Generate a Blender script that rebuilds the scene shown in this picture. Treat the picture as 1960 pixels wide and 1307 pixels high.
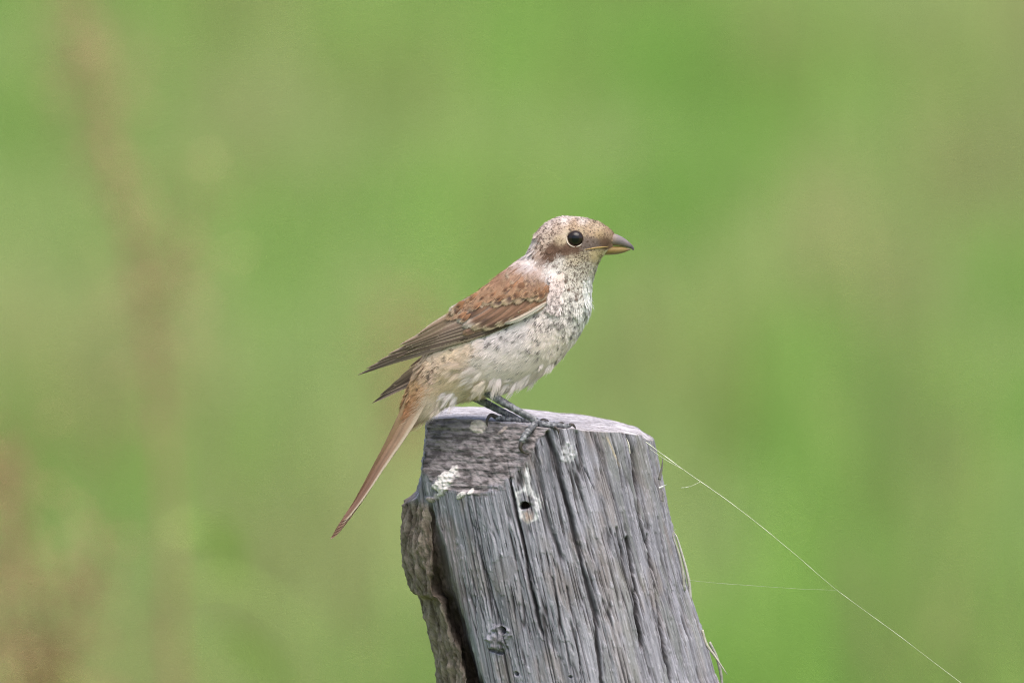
import bpy, math
import numpy as np
from mathutils import Vector, Matrix

for o in list(bpy.data.objects):
    bpy.data.objects.remove(o, do_unlink=True)
scene = bpy.context.scene
col = scene.collection
rng = np.random.default_rng(7)

# ------------------------------------------------------------------ camera
S = 4600.0            # photograph pixels per metre at the bird
DIST = 8.0            # metres from lens to bird
PITCH = math.radians(3.5)
ZC = 1.20             # height of the picture centre at the bird
CAM = np.array([0.0, -DIST * math.cos(PITCH), ZC + DIST * math.sin(PITCH)])
FWD = np.array([0.0, math.cos(PITCH), -math.sin(PITCH)])
UP = np.array([0.0, math.sin(PITCH), math.cos(PITCH)])
cd = bpy.data.cameras.new('camera')
cam = bpy.data.objects.new('camera', cd)
col.objects.link(cam)
cam.location = CAM
cam.rotation_euler = (math.pi / 2 - PITCH, 0, 0)
cd.sensor_width = 36.0
cd.lens = 36.0 * DIST / (1960.0 / S)
cd.clip_start = 0.5
cd.clip_end = 3000
cd.dof.use_dof = True
cd.dof.focus_distance = DIST - 0.012
cd.dof.aperture_fstop = 16.0
scene.camera = cam

# ------------------------------------------------------------------ world, sun, exposure
SUN_EL = math.radians(66)
world = bpy.data.worlds.new('World')
scene.world = world
world.use_nodes = True
nt = world.node_tree
bg = nt.nodes['Background']
sky = nt.nodes.new('ShaderNodeTexSky')
sky.sky_type = 'NISHITA'
sky.sun_disc = False
sky.sun_elevation = SUN_EL
sky.sun_rotation = math.radians(150)
sky.air_density = 1.0
sky.dust_density = 4.0
sky.ozone_density = 1.0
nt.links.new(sky.outputs['Color'], bg.inputs['Color'])
bg.inputs['Strength'].default_value = 0.11
sd = bpy.data.lights.new('sun', 'SUN')
sun = bpy.data.objects.new('sun', sd)
col.objects.link(sun)
sd.energy = 1.4
sd.angle = math.radians(60)
sd.color = (1.0, 0.95, 0.88)
SROT = math.radians(150)      # clockwise from +y seen from above, the same as the sky's sun_rotation
sdir = Vector((math.sin(SROT) * math.cos(SUN_EL), math.cos(SROT) * math.cos(SUN_EL), math.sin(SUN_EL)))
sun.rotation_euler = sdir.to_track_quat('Z', 'Y').to_euler()
sun.location = (3, -2, 6)
scene.view_settings.view_transform = 'Standard'
scene.view_settings.look = 'None'
scene.view_settings.gamma = 1.0
scene.view_settings.exposure = 1.42
scene.render.engine = 'CYCLES'
scene.cycles.use_denoising = True
scene.cycles.denoiser = 'OPENIMAGEDENOISE'
scene.cycles.denoising_input_passes = 'RGB_ALBEDO_NORMAL'
scene.cycles.denoising_prefilter = 'NONE'
scene.cycles.use_adaptive_sampling = False
scene.cycles.pixel_filter_type = 'BLACKMAN_HARRIS'
scene.cycles.filter_width = 1.1
scene.cycles.sample_clamp_indirect = 3.0
scene.cycles.max_bounces = 6
scene.cycles.transmission_bounces = 4

# ------------------------------------------------------------------ helpers
def unproj(px, py, y):
    """point on the vertical plane y seen at that place; world metres"""
    px, py, y = np.broadcast_arrays(np.asarray(px, float), np.asarray(py, float), np.asarray(y, float))
    a = (px - 980.0) / S / DIST
    b = (653.5 - py) / S / DIST
    dy = FWD[1] + b * UP[1]
    dz = FWD[2] + b * UP[2]
    t = (y - CAM[1]) / dy
    return np.stack([a * t, y, CAM[2] + t * dz], -1)

def proj(P):
    d = P - CAM
    w = d @ FWD
    return 980 + d[..., 0] / w * DIST * S, 653.5 - (d @ UP) / w * DIST * S

_perm = np.random.default_rng(3).permutation(4096)
_val = np.random.default_rng(4).random(4096)
def _h(i, j, k):
    return _val[_perm[(_perm[(_perm[i & 4095] + j) & 4095] + k) & 4095]]
def noise2(x, y, k=0):
    x, y = np.broadcast_arrays(np.asarray(x, float), np.asarray(y, float))
    i = np.floor(x).astype(int); j = np.floor(y).astype(int)
    fx = x - i; fy = y - j
    fx = fx * fx * (3 - 2 * fx); fy = fy * fy * (3 - 2 * fy)
    return ((_h(i, j, k) * (1 - fx) + _h(i + 1, j, k) * fx) * (1 - fy)
            + (_h(i, j + 1, k) * (1 - fx) + _h(i + 1, j + 1, k) * fx) * fy)
def fbm(x, y, k=0, o=4):
    r = 0; a = 0.5; s = 0
    for q in range(o):
        r = r + a * noise2(x * 2 ** q, y * 2 ** q, k + 17 * q); s += a; a *= 0.5
    return r / s
def sm(a, b, x):
    t = np.clip((x - a) / (b - a), 0, 1)
    return t * t * (3 - 2 * t)
def mix(a, b, f):
    f = np.asarray(f)[..., None]
    return np.asarray(a) * (1 - f) + np.asarray(b) * f

def mk_mesh(name, V, quads=None, tris=None, colors=None, smooth=True):
    me = bpy.data.meshes.new(name)
    V = np.asarray(V, np.float32).reshape(-1, 3)
    quads = np.zeros((0, 4), np.int32) if quads is None else np.asarray(quads, np.int32).reshape(-1, 4)
    tris = np.zeros((0, 3), np.int32) if tris is None else np.asarray(tris, np.int32).reshape(-1, 3)
    me.vertices.add(len(V)); me.vertices.foreach_set('co', V.ravel())
    nl = quads.size + tris.size; nf = len(quads) + len(tris)
    me.loops.add(nl); me.polygons.add(nf)
    me.loops.foreach_set('vertex_index', np.concatenate([quads.ravel(), tris.ravel()]))
    st = np.concatenate([np.arange(len(quads)) * 4, quads.size + np.arange(len(tris)) * 3]).astype(np.int32)
    tot = np.concatenate([np.full(len(quads), 4), np.full(len(tris), 3)]).astype(np.int32)
    me.polygons.foreach_set('loop_start', st)
    me.polygons.foreach_set('loop_total', tot)
    me.polygons.foreach_set('use_smooth', np.full(nf, smooth))
    if colors is not None:
        at = me.color_attributes.new('Col', 'FLOAT_COLOR', 'POINT')
        C = np.ones((len(V), 4), np.float32)
        C[:, :3] = np.clip(np.asarray(colors).reshape(-1, 3), 0, 1)
        at.data.foreach_set('color', C.ravel())
    me.update(calc_edges=True)
    return me

def grid_quads(n, m, wrap=False):
    """n rows of m columns"""
    i = np.arange(n - 1)[:, None] * m
    if wrap:
        j = np.arange(m)[None]; j2 = (j + 1) % m
    else:
        j = np.arange(m - 1)[None]; j2 = j + 1
    return np.stack([i + j, i + j2, i + m + j2, i + m + j], -1).reshape(-1, 4)

def obj(name, me, mat=None, parent=None):
    o = bpy.data.objects.new(name, me)
    col.objects.link(o)
    if mat is not None and not me.materials:
        me.materials.append(mat)
    if parent is not None:
        o.parent = parent
        if parent.type == 'EMPTY':
            o.matrix_parent_inverse = Matrix.Translation(-Vector(parent.location))
    return o
def thing(name, loc, label, cat, group=None):
    o = bpy.data.objects.new(name, None)
    col.objects.link(o)
    o.location = loc
    o.empty_display_size = 0.02
    return tag(o, label, cat, group)
def tag(o, label, cat, group=None):
    o['label'] = label; o['category'] = cat
    if group: o['group'] = group
    return o

def cr(P, t):
    """Catmull-Rom through the rows of P at parameters t (0..len-1)"""
    P = np.asarray(P, float); n = len(P)
    t = np.clip(np.asarray(t, float), 0, n - 1 - 1e-9)
    i = np.floor(t).astype(int); f = (t - i)[..., None]
    g = lambda k: P[np.clip(k, 0, n - 1)]
    p0, p1, p2, p3 = g(i - 1), g(i), g(i + 1), g(i + 2)
    p0 = np.where((i == 0)[..., None], 2 * p1 - p2, p0)
    p3 = np.where((i >= n - 2)[..., None], 2 * p2 - p1, p3)
    return 0.5 * (2 * p1 + (p2 - p0) * f + (2 * p0 - 5 * p1 + 4 * p2 - p3) * f * f + (3 * p1 - p0 - 3 * p2 + p3) * f ** 3)

def tube(pts, rad, seg=10, n=None, bump=None):
    """swept tube in world metres, closed ends; returns V, quads, tris"""
    P = np.asarray(pts, float); rad = np.asarray(rad, float)
    if n:
        t = np.linspace(0, len(P) - 1, n)
        rad = np.interp(t, np.arange(len(P)), rad)
        P = cr(P, t)
    n = len(P)
    if bump is not None:
        rad = rad * bump(np.linspace(0, 1, n))
    T = np.gradient(P, axis=0); T /= np.linalg.norm(T, axis=1, keepdims=True) + 1e-12
    ref = np.array([0.0, 1.0, 0.0]) if abs(T[:, 1]).max() < 0.9 else np.array([0.0, 0.0, 1.0])
    A = np.cross(T, ref); A /= np.linalg.norm(A, axis=1, keepdims=True) + 1e-12
    B = np.cross(T, A)
    th = np.linspace(0, 2 * math.pi, seg, endpoint=False)
    V = P[:, None] + rad[:, None, None] * (A[:, None] * np.cos(th)[None, :, None] + B[:, None] * np.sin(th)[None, :, None])
    V = V.reshape(-1, 3)
    q = grid_quads(n, seg, True)
    c0, c1 = len(V), len(V) + 1
    V = np.vstack([V, P[:1], P[-1:]])
    j = np.arange(seg); k = (j + 1) % seg
    t1 = np.stack([np.full(seg, c0), k, j], -1)
    b = (n - 1) * seg
    t2 = np.stack([np.full(seg, c1), b + j, b + k], -1)
    return V, q, np.vstack([t1, t2])

# ------------------------------------------------------------------ materials
def mat_attr(name, rough=0.8, spec=0.2, noise_scale=None, noise_amt=0.2, bump_scale=None, bump_dist=0.0002, transl=0.0, sheen=0.0):
    m = bpy.data.materials.new(name)
    m.use_nodes = True
    nt = m.node_tree
    b = nt.nodes['Principled BSDF']
    at = nt.nodes.new('ShaderNodeAttribute'); at.attribute_name = 'Col'
    src = at.outputs['Color']
    tc = nt.nodes.new('ShaderNodeTexCoord')
    if noise_scale:
        nz = nt.nodes.new('ShaderNodeTexNoise'); nz.inputs['Scale'].default_value = noise_scale
        nz.inputs['Detail'].default_value = 5
        nt.links.new(tc.outputs['Object'], nz.inputs['Vector'])
        mr = nt.nodes.new('ShaderNodeMapRange')
        mr.inputs['From Min'].default_value = 0.25; mr.inputs['From Max'].default_value = 0.75
        mr.inputs['To Min'].default_value = 1 - noise_amt; mr.inputs['To Max'].default_value = 1 + noise_amt
        nt.links.new(nz.outputs['Fac'], mr.inputs['Value'])
        mx = nt.nodes.new('ShaderNodeVectorMath'); mx.operation = 'SCALE'
        nt.links.new(src, mx.inputs[0]); nt.links.new(mr.outputs['Result'], mx.inputs['Scale'])
        src = mx.outputs['Vector']
    nt.links.new(src, b.inputs['Base Color'])
    b.inputs['Roughness'].default_value = rough
    b.inputs['Specular IOR Level'].default_value = spec
    if sheen:
        b.inputs['Sheen Weight'].default_value = sheen
    if bump_scale:
        nb = nt.nodes.new('ShaderNodeTexNoise'); nb.inputs['Scale'].default_value = bump_scale
        nb.inputs['Detail'].default_value = 6
        nt.links.new(tc.outputs['Object'], nb.inputs['Vector'])
        bp = nt.nodes.new('ShaderNodeBump'); bp.inputs['Strength'].default_value = 0.6
        bp.inputs['Distance'].default_value = bump_dist
        nt.links.new(nb.outputs['Fac'], bp.inputs['Height'])
        nt.links.new(bp.outputs['Normal'], b.inputs['Normal'])
    if transl:
        tr = nt.nodes.new('ShaderNodeBsdfTranslucent')
        nt.links.new(src, tr.inputs['Color'])
        ms = nt.nodes.new('ShaderNodeMixShader'); ms.inputs['Fac'].default_value = transl
        nt.links.new(b.outputs['BSDF'], ms.inputs[1]); nt.links.new(tr.outputs['BSDF'], ms.inputs[2])
        nt.links.new(ms.outputs['Shader'], nt.nodes['Material Output'].inputs['Surface'])
    return m

M_wood = mat_attr('weathered_wood', 0.85, 0.15, 900, 0.22, 2600, 0.00025)
def wood_grain():
    m = mat_attr('post_grain', 1.0, 0.04)
    nt = m.node_tree; b = nt.nodes['Principled BSDF']
    at = nt.nodes.new('ShaderNodeAttribute'); at.attribute_name = 'grain'
    cl = [n for n in nt.nodes if n.type == 'ATTRIBUTE' and n.attribute_name == 'Col'][0]
    n1 = nt.nodes.new('ShaderNodeTexNoise'); n1.inputs['Scale'].default_value = 1.0; n1.inputs['Detail'].default_value = 6; n1.inputs['Roughness'].default_value = .76
    nt.links.new(at.outputs['Vector'], n1.inputs['Vector'])
    rp = nt.nodes.new('ShaderNodeValToRGB')
    e = rp.color_ramp.elements
    e[0].position = .31; e[0].color = (.16, .15, .15, 1); e[1].position = .70; e[1].color = (1.5, 1.5, 1.5, 1)
    x = e.new(.43); x.color = (.84, .84, .84, 1)
    nt.links.new(n1.outputs['Fac'], rp.inputs['Fac'])
    mx = nt.nodes.new('ShaderNodeMix'); mx.data_type = 'RGBA'; mx.blend_type = 'MULTIPLY'; mx.inputs['Factor'].default_value = .85
    nt.links.new(cl.outputs['Color'], mx.inputs[6]); nt.links.new(rp.outputs['Color'], mx.inputs[7])
    nt.links.new(mx.outputs[2], b.inputs['Base Color'])
    bp = nt.nodes.new('ShaderNodeBump'); bp.inputs['Strength'].default_value = .9; bp.inputs['Distance'].default_value = .0006
    nt.links.new(n1.outputs['Fac'], bp.inputs['Height']); nt.links.new(bp.outputs['Normal'], b.inputs['Normal'])
    return m
M_grain = wood_grain()
M_feather = mat_attr('feather', 0.65, 0.2, 1500, 0.12, None, transl=0.12)
M_plume = mat_attr('plumage', 0.8, 0.1, None, transl=0.18)
M_skin = mat_attr('plumage_base', 0.9, 0.05, 2200, 0.15)
M_horn = mat_attr('bill_horn', 0.5, 0.22, 1800, 0.12, 3000, 0.00006)
M_leg = mat_attr('leg_scales', 0.5, 0.35, 2500, 0.25, 4500, 0.00012)
M_eye = mat_attr('eye_gloss', 0.12, 0.28)
M_silk = mat_attr('spider_silk', 0.35, 0.6, transl=0.3)
M_grass = mat_attr('grass_blades', 0.8, 0.06, transl=0.5)
M_dry = mat_attr('dry_plant', 0.8, 0.1, 60, 0.2, transl=0.25)

# ------------------------------------------------------------------ ground
def make_ground():
    m = bpy.data.materials.new('meadow_soil'); m.use_nodes = True
    nt = m.node_tree; b = nt.nodes['Principled BSDF']
    tc = nt.nodes.new('ShaderNodeTexCoord')
    n1 = nt.nodes.new('ShaderNodeTexNoise'); n1.inputs['Scale'].default_value = 1.6; n1.inputs['Detail'].default_value = 8
    cr_ = nt.nodes.new('ShaderNodeValToRGB')
    e = cr_.color_ramp.elements
    e[0].position = 0.3; e[0].color = (0.08, 0.14, 0.03, 1)
    e[1].position = 0.7; e[1].color = (0.18, 0.17, 0.07, 1)
    x = e.new(0.5); x.color = (0.12, 0.19, 0.045, 1)
    nt.links.new(tc.outputs['Object'], n1.inputs['Vector'])
    nt.links.new(n1.outputs['Fac'], cr_.inputs['Fac'])
    nt.links.new(cr_.outputs['Color'], b.inputs['Base Color'])
    b.inputs['Roughness'].default_value = 0.95
    # one sheet: fine near the place, reaching to the horizon, with gentle swells far off
    xs = np.concatenate([[-1500, -600, -200, -80, -40], np.linspace(-20, 20, 41), [40, 80, 200, 600, 1500]])
    ys = np.concatenate([[-400, -100, -40], np.linspace(-15, 60, 76), [90, 150, 300, 700, 1600]])
    X, Y = np.meshgrid(xs, ys)
    Z = 0.05 * (noise2(X / 6, Y / 6, 5) - 0.5)
    near = np.hypot(X - 0.25, Y) < 1.2
    Z = np.where(near, 0.0, Z)
    me = mk_mesh('ground', np.stack([X, Y, Z], -1), grid_quads(len(ys), len(xs)))
    o = obj('ground', me, m); o['kind'] = 'structure'
    return o
make_ground()
def ground_z(x, y):
    return 0.05 * (noise2(x / 6, y / 6, 5) - 0.5)

# ------------------------------------------------------------------ meadow grass (nobody could count it)
def grass_patch(bx, by, hgt, wid, C, name, label, lean=0.35, mat=M_grass, tiplight=1.15):
    n = len(bx)
    z0 = ground_z(bx, by) - 0.01
    az = rng.random(n) * 2 * math.pi
    ln = hgt * lean * rng.random(n)
    lx, ly = np.cos(az) * ln, np.sin(az) * ln
    ang = rng.random(n) * math.pi
    wx, wy = np.cos(ang) * wid / 2, np.sin(ang) * wid / 2
    V = np.zeros((n, 5, 3))
    V[:, 0] = np.stack([bx - wx, by - wy, z0], -1)
    V[:, 1] = np.stack([bx + wx, by + wy, z0], -1)
    V[:, 2] = np.stack([bx + lx * .35 + wx * .8, by + ly * .35 + wy * .8, z0 + hgt * .6], -1)
    V[:, 3] = np.stack([bx + lx * .35 - wx * .8, by + ly * .35 - wy * .8, z0 + hgt * .6], -1)
    V[:, 4] = np.stack([bx + lx, by + ly, z0 + hgt], -1)
    b = np.arange(n)[:, None] * 5
    q = b + np.array([[0, 1, 2, 3]]); t = b + np.array([[3, 2, 4]])
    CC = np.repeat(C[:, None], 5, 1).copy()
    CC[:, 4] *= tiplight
    me = mk_mesh(name, V, q, t, CC, smooth=False)
    o = obj(name, me, mat); o['kind'] = 'stuff'
    tag(o, label, 'grass')
    return o
def meadow():
    n1, n2 = 230000, 190000
    n = n1 + n2
    y = 6 + 46 * rng.random(n) ** 0.9
    half = 1.6 + 0.085 * (y + 8)
    x = (rng.random(n) * 2 - 1) * half
    side_ = np.arange(n) >= n1                     # the meadow to either side
    x = np.where(side_, np.sign(x) * (half + (2.5 + .35 * (y + 8)) * rng.random(n) ** 1.2), x)
    lush = fbm(x / 0.26, y / 1.2, 11, 3)
    dry = fbm(x / 0.22 + 40, y / 1.5, 12, 3)
    yel = fbm(x / 0.34 + 9, y / 1.6, 13, 3)
    C = mix((0.225, 0.385, 0.082), (0.275, 0.435, 0.10), sm(.3, .7, lush))
    C = mix(C, (0.40, 0.45, 0.185), sm(.42, .66, yel) * .8)
    C = mix(C, (0.37, 0.32, 0.15), sm(.56, .72, dry) * .6)
    C = C * (0.92 + 0.16 * rng.random(n))[:, None]
    h = 0.16 + 0.2 * rng.random(n) + 0.12 * sm(.4, .7, dry)
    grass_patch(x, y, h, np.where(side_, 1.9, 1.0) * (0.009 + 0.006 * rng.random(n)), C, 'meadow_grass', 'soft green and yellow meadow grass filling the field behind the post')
meadow()

# ------------------------------------------------------------------ fence post
POST_Y = 0.035
def axis_px(py): return 994 + (py - 830) * 0.2327
def rad_px(py): return 251 + np.minimum((py - 830) * 0.061, 60)
TOPX = [700, 760, 820, 860, 900, 1000, 1100, 1180, 1225, 1250, 1320]
TOPY = [820, 815, 811, 808, 809, 815, 822, 832, 842, 857, 890]
def crack(px, py, pts, w, depth, end=25, seed=0, fs=1.0):
    """distance-based groove following a line given from top to bottom"""
    P = np.asarray(pts, float)
    x = np.interp(py, P[:, 1], P[:, 0]) + fs * (5.0 * (noise2(py / 34, 0 * py + seed, 31) - .5) + 1.6 * (noise2(py / 9, 0 * py + seed, 32) - .5))
    fade = sm(P[0, 1] - 4, P[0, 1] + 6, py) * (1 - sm(P[-1, 1] - end, P[-1, 1] + 2, py))
    ww = w * (0.4 + 0.9 * noise2(py / 40, 0 * py + seed, 33)) * np.maximum(fs, .45)
    d = (px - x) / ww
    return depth * fade * np.exp(-d * d)
CRACKS = [  # points top to bottom, half width, depth (px)
    ([(967, 878), (973, 909), (982, 958), (994, 1000), (1006, 1050), (1015, 1119), (1027, 1173), (1040, 1222)], 3.2, 15),
    ([(1023, 845), (1031, 905), (1047, 984), (1064, 1035), (1078, 1080)], 5, 8),
    ([(1043, 822), (1064, 873), (1080, 942), (1101, 1025), (1117, 1090), (1138, 1172), (1146, 1242), (1152, 1330)], 5.0, 13),
    ([(1103, 826), (1117, 893), (1142, 945)], 2.4, 8),
    ([(1140, 835), (1160, 905), (1185, 985)], 1.8, 6),
    ([(1170, 835), (1187, 900), (1195, 950)], 2.0, 7),
    ([(1197, 828), (1212, 873), (1224, 934), (1235, 1000), (1250, 1060)], 4.0, 16),
    ([(1204, 1030), (1212, 1090), (1222, 1150), (1230, 1250)], 3.5, 15),
    ([(1240, 842), (1257, 905), (1268, 950)], 3.2, 14),
    ([(1250, 1030), (1262, 1120), (1274, 1234), (1292, 1330)], 3.8, 18),
    ([(1270, 1000), (1290, 1075), (1302, 1130)], 3.0, 14),
    ([(1182, 1010), (1196, 1080), (1214, 1160), (1226, 1215)], 2.2, 8),
    ([(1086, 850), (1100, 905), (1118, 960), (1132, 1010)], 1.8, 6),
    ([(905, 1000), (925, 1080), (948, 1160), (975, 1260), (990, 1330)], 1.8, 6),
    ([(1055, 1100), (1072, 1180), (1095, 1290)], 1.8, 7),
    ([(1085, 1120), (1100, 1200), (1115, 1330)], 1.6, 6),
    ([(935, 1130), (958, 1200), (963, 1240)], 1.8, 5),
]
SPLIT = [(822, 960), (834, 1000), (850, 1060), (862, 1120), (880, 1185), (897, 1240), (917, 1310), (960, 1420), (1000, 1560)]
SPLITW = [(950, 1.0), (985, 4), (1060, 7), (1130, 12), (1200, 15), (1310, 19), (1420, 12), (1560, 1)]
def make_post():
    zr = lambda py: unproj(980, py, -0.018)[..., 2]
    # rows
    phi = np.concatenate([np.linspace(-112, 100, 620), np.linspace(100, 248, 52)[1:-1]]) * math.pi / 180
    m = len(phi)
    def cyl(py, ph):
        return rad_px(py) * (1 + 0.015 * np.sin(2 * ph + .6) + 0.012 * np.sin(3 * ph + 2))
    sx, cx = np.sin(phi), np.cos(phi)
    def limit(py, ph, r):
        """sawn-off corner facing left and towards the viewer, and the broken left side"""
        s_, c_ = np.sin(ph), np.cos(ph)
        nx, ny, nz = -0.50, -0.75, 0.46
        # plane through front point (1040,828); coordinates px: x-axis_px, toward viewer = c, up = -(py)
        p0x, p0c, p0y = 1040 - axis_px(828), 248.0, 828.0
        rough = 5 * (fbm(py / 6.5, ph * 2.2, 41, 3) - .5) + 6 * (fbm(py / 30, ph * 5, 42, 3) - .5)
        # n . (r*(s), -r*c (y), -(py)) = n . p0
        dirn = nx * s_ - ny * c_ * 1.0 * 1
        dirn = nx * s_ + (-ny) * c_
        x_ax = axis_px(py) - axis_px(828)
        rhs = (nx * p0x + (-ny) * p0c) - nx * x_ax + nz * (py - p0y) + rough
        rp = np.where(dirn > 0.05, rhs / np.maximum(dirn, 0.05), 1e4)
        rp = np.maximum(rp, 40)
        # broken left side: nothing beyond x_left above the ledge
        xl = np.interp(py, [780, 800, 870, 930, 962, 985, 1020], [824, 820, 814, 806, 797, 770, 700])
        xl = xl + 5 * (noise2(py / 7, ph * 8, 44) - .5)
        rl = np.where(s_ < -0.12, (xl - axis_px(py)) / np.minimum(s_, -0.12), 1e4)
        return np.minimum(rp, rl), rp
    # rim
    pyt = np.full(m, 810.0)
    for _ in range(4):
        r = cyl(pyt, phi)
        lim, _p = limit(pyt, phi, r)
        r = np.minimum(r, lim)
        x = axis_px(pyt) + r * sx
        pyt = np.interp(x, TOPX, TOPY)
    pyt = pyt + 3.0 * (noise2(phi * 14, 0 * phi, 45) - .5)
    n1, n2 = 470, 26
    v = np.concatenate([np.linspace(0, 1, n1), 1 + np.linspace(0, 1, n2 + 1)[1:]])
    BOT = 1345.0
    pyground = 653.5 + ZC * S + 40
    PY = np.where(v[:, None] <= 1, pyt[None] + (BOT - pyt[None]) * v[:, None],
                  BOT + (pyground - BOT) * (v[:, None] - 1) ** 1.3)
    PH = np.broadcast_to(phi[None], PY.shape)
    Rc = cyl(PY, PH)
    lim, rp = limit(PY, PH, Rc)
    PXg = axis_px(PY) + np.minimum(Rc, lim) * np.sin(PH)
    cutm = sm(-5, 5, Rc - rp + 14 * (fbm(PXg / 14, PY / 14, 43, 3) - .5)) * (PY < 1010)           # on the sawn face
    R = np.minimum(Rc, lim)
    PXs = axis_px(PY) + R * np.sin(PH)                # where it is seen from the front
    A = PH * 262                                      # arc coordinate along the surface
    front = np.cos(PH) > -0.35
    # ---- relief
    warp = 10 * (noise2(A / 60, PY / 160, 50) - .5)
    g = A + warp
    bark_edge = np.interp(PY, [p[1] for p in SPLIT], [p[0] for p in SPLIT])
    slab = sm(2, -6, PXs - bark_edge) * sm(955, 985, PY) * (np.sin(PH) < 0)
    wood = (1 - cutm) * (1 - slab)
    D = wood * (5 * (noise2(g / 30, PY / 420, 51) - .5) + 2.2 * (noise2(g / 9, PY / 260, 52) - .5)
                + 1.8 * (noise2(g / 3.6, PY / 90, 53) - .5) + 0.9 * (noise2(g / 1.7, PY / 30, 54) - .5))
    iso = np.abs(noise2(g / 8.5, PY / 260, 55) - .5)
    iso2 = np.abs(noise2(g / 4.5, PY / 120, 56) - .5)
    thin = np.exp(-(iso / .035) ** 2) * sm(.35, .6, noise2(g / 20, PY / 70, 57)) + .6 * np.exp(-(iso2 / .05) ** 2) * sm(.5, .7, noise2(g / 25, PY / 50, 58))
    iso3 = np.abs(noise2(g / 6.5 + 31, PY / 330, 155) - .5)
    thin = thin + 1.1 * np.exp(-(iso3 / .045) ** 2) * sm(.38, .6, noise2(g / 12, PY / 55, 156))
    D -= wood * 4.2 * thin
    ck = np.zeros_like(D)
    for i, (pts, w, dep) in enumerate(CRACKS):
        ck += crack(PXs, PY, pts, w, dep, seed=i * 7.3, fs=np.clip(np.cos(PH), .2, 1)) * front * (np.cos(PH) > 0)
    ck *= 1 - .85 * cutm
    D -= ck
    fl = sm(.74, .86, noise2(g / 1.9, PY / 16, 59)) * wood      # lifted fibres
    D += 1.3 * fl
    # torn plate steps
    plate = fbm(g / 22, PY / 90, 60, 4)
    stp = sm(.50, .52, plate) * wood
    D += 1.2 * stp
    # sawn face relief
    D += cutm * (2.6 * (noise2(PXs / 40, (PY + .06 * PXs) / 4.5, 61) - .5) + 6 * (fbm(PXs / 8, PY / 5, 62, 4) - .5))
    # slab: bark lumps
    lump = fbm(A / 13 + PY / 70, PY / 46, 63, 5)
    step = sm(1145, 1160, PY + 12 * (noise2(A / 9, PY / 9, 66) - .5))     # bark plate broken off below
    bulge = 15 * sm(975, 1060, PY) * (1 - sm(1120, 1290, PY))
    D += slab * (bulge + 26 * (lump - .5) + 6 * (noise2(A / 4, PY / 40, 64) - .5) + 5 * (fbm(A / 4, PY / 9, 67, 3) - .5) - 13 * step * sm(-100, -60, -np.abs(PXs - 835) - 30))
    # split between slab and post
    sw = np.interp(PY, [p[0] for p in SPLITW], [p[1] for p in SPLITW]) * (0.75 + .5 * noise2(PY / 45, 0 * PY, 65))
    sp = np.exp(-((PXs - bark_edge + sw * .55) / np.maximum(sw, .5)) ** 4) * sm(955, 990, PY) * (np.sin(PH) < 0) * (np.cos(PH) > -.2)
    slit = sp * np.interp(PY, [960, 1000, 1100, 1200, 1310, 1560], [3, 16, 50, 90, 110, 30])
    D += sm(.35, .9, np.sin(PH)) * np.interp(PY, [860, 937, 1000, 1080, 1131, 1183, 1235, 1307, 1400], [0, -7, -12, -17, -18, -16, -14, -16, 0])
    # hole with pale ring, knot, small pits
    def ell(x, y, a, b, rot=0):
        c, s = math.cos(rot), math.sin(rot)
        u = (PXs - x) * c + (PY - y) * s; w = -(PXs - x) * s + (PY - y) * c
        return np.sqrt((u / a) ** 2 + (w / b) ** 2) + 0.3 * (noise2(PXs / 5, PY / 5, 70) - .5) + .55 * (noise2(PXs / 11, PY / 11, 72) - .5) + 10 * (np.cos(PH) < 0)
    hole = ell(1003, 967, 11, 7, -.3)
    D -= 22 * (1 - sm(.7, 1.1, hole))
    kn = ell(957, 1222, 24, 30, .3)
    D += 9 * (1 - sm(.3, 1.0, kn)) * (0.5 + noise2(PXs / 7, PY / 7, 71))
    D -= 16 * (1 - sm(.5, 1.1, ell(962, 1207, 8, 8)))
    D -= 13 * (1 - sm(.6, 1.1, ell(950, 1247, 16, 4, .25)))
    D -= 12 * (1 - sm(.6, 1.1, ell(988, 1288, 4, 4)))
    D -= 8 * (1 - sm(.6, 1.1, ell(1092, 1292, 3, 3)))
    fp = 1 - sm(.75, 1.0, ell(967, 1088, 30, 22, -.9))
    D = D * (1 - .8 * fp) + fp * 1.0
    drop = 1 - sm(.6, 1.05, ell(1087, 866, 17, 26, -.15))
    D += drop * 2 * noise2(PXs / 4, PY / 4, 73)
    bit1 = 1 - sm(.75, 1.1, ell(853, 925, 38, 14, -.95)); bit2 = 1 - sm(.75, 1.0, ell(914, 822, 17, 15, -.5))
    bit3 = np.maximum(1 - sm(.6, 1., ell(882, 951, 12, 6, -.7)), 1 - sm(.6, 1., ell(903, 940, 9, 4, -.9)))
    bit4 = np.maximum(1 - sm(.6, 1., ell(826, 962, 12, 7, .2)), 1 - sm(.6, 1., ell(962, 826, 14, 4, -.7)))
    D += 4 * bit1 * (.5 + noise2(PXs / 4, PY / 4, 74)) + 2.5 * bit2 * (.3 + noise2(PXs / 6, PY / 6, 75)) + 3 * bit3 + 3 * bit4
    D *= sm(-0.3, .15, np.cos(PH) + .25)[...] * .9 + .1
    R2 = np.maximum(R + D, 25)
    # ---- surface colour, darkened in the cracks, split and hole
    t1 = fbm(g / 16, PY / 130, 80, 4); t2 = noise2(g / 2.4, PY / 60, 81)
    C = mix((0.185, 0.185, 0.20), (0.335, 0.33, 0.36), sm(.25, .75, .6 * t1 + .4 * t2))
    C = mix(C, (0.25, 0.215, 0.185), .55 * sm(.5, .75, fbm(g / 30, PY / 80, 82, 3)))
    C = mix(C, (0.19, 0.205, 0.175), .5 * sm(.52, .75, fbm(g / 22, PY / 110, 83, 3)) * sm(1050, 1180, PXs))
    C = mix(C, (0.44, 0.435, 0.46), .5 * fl + .18 * stp)
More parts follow.
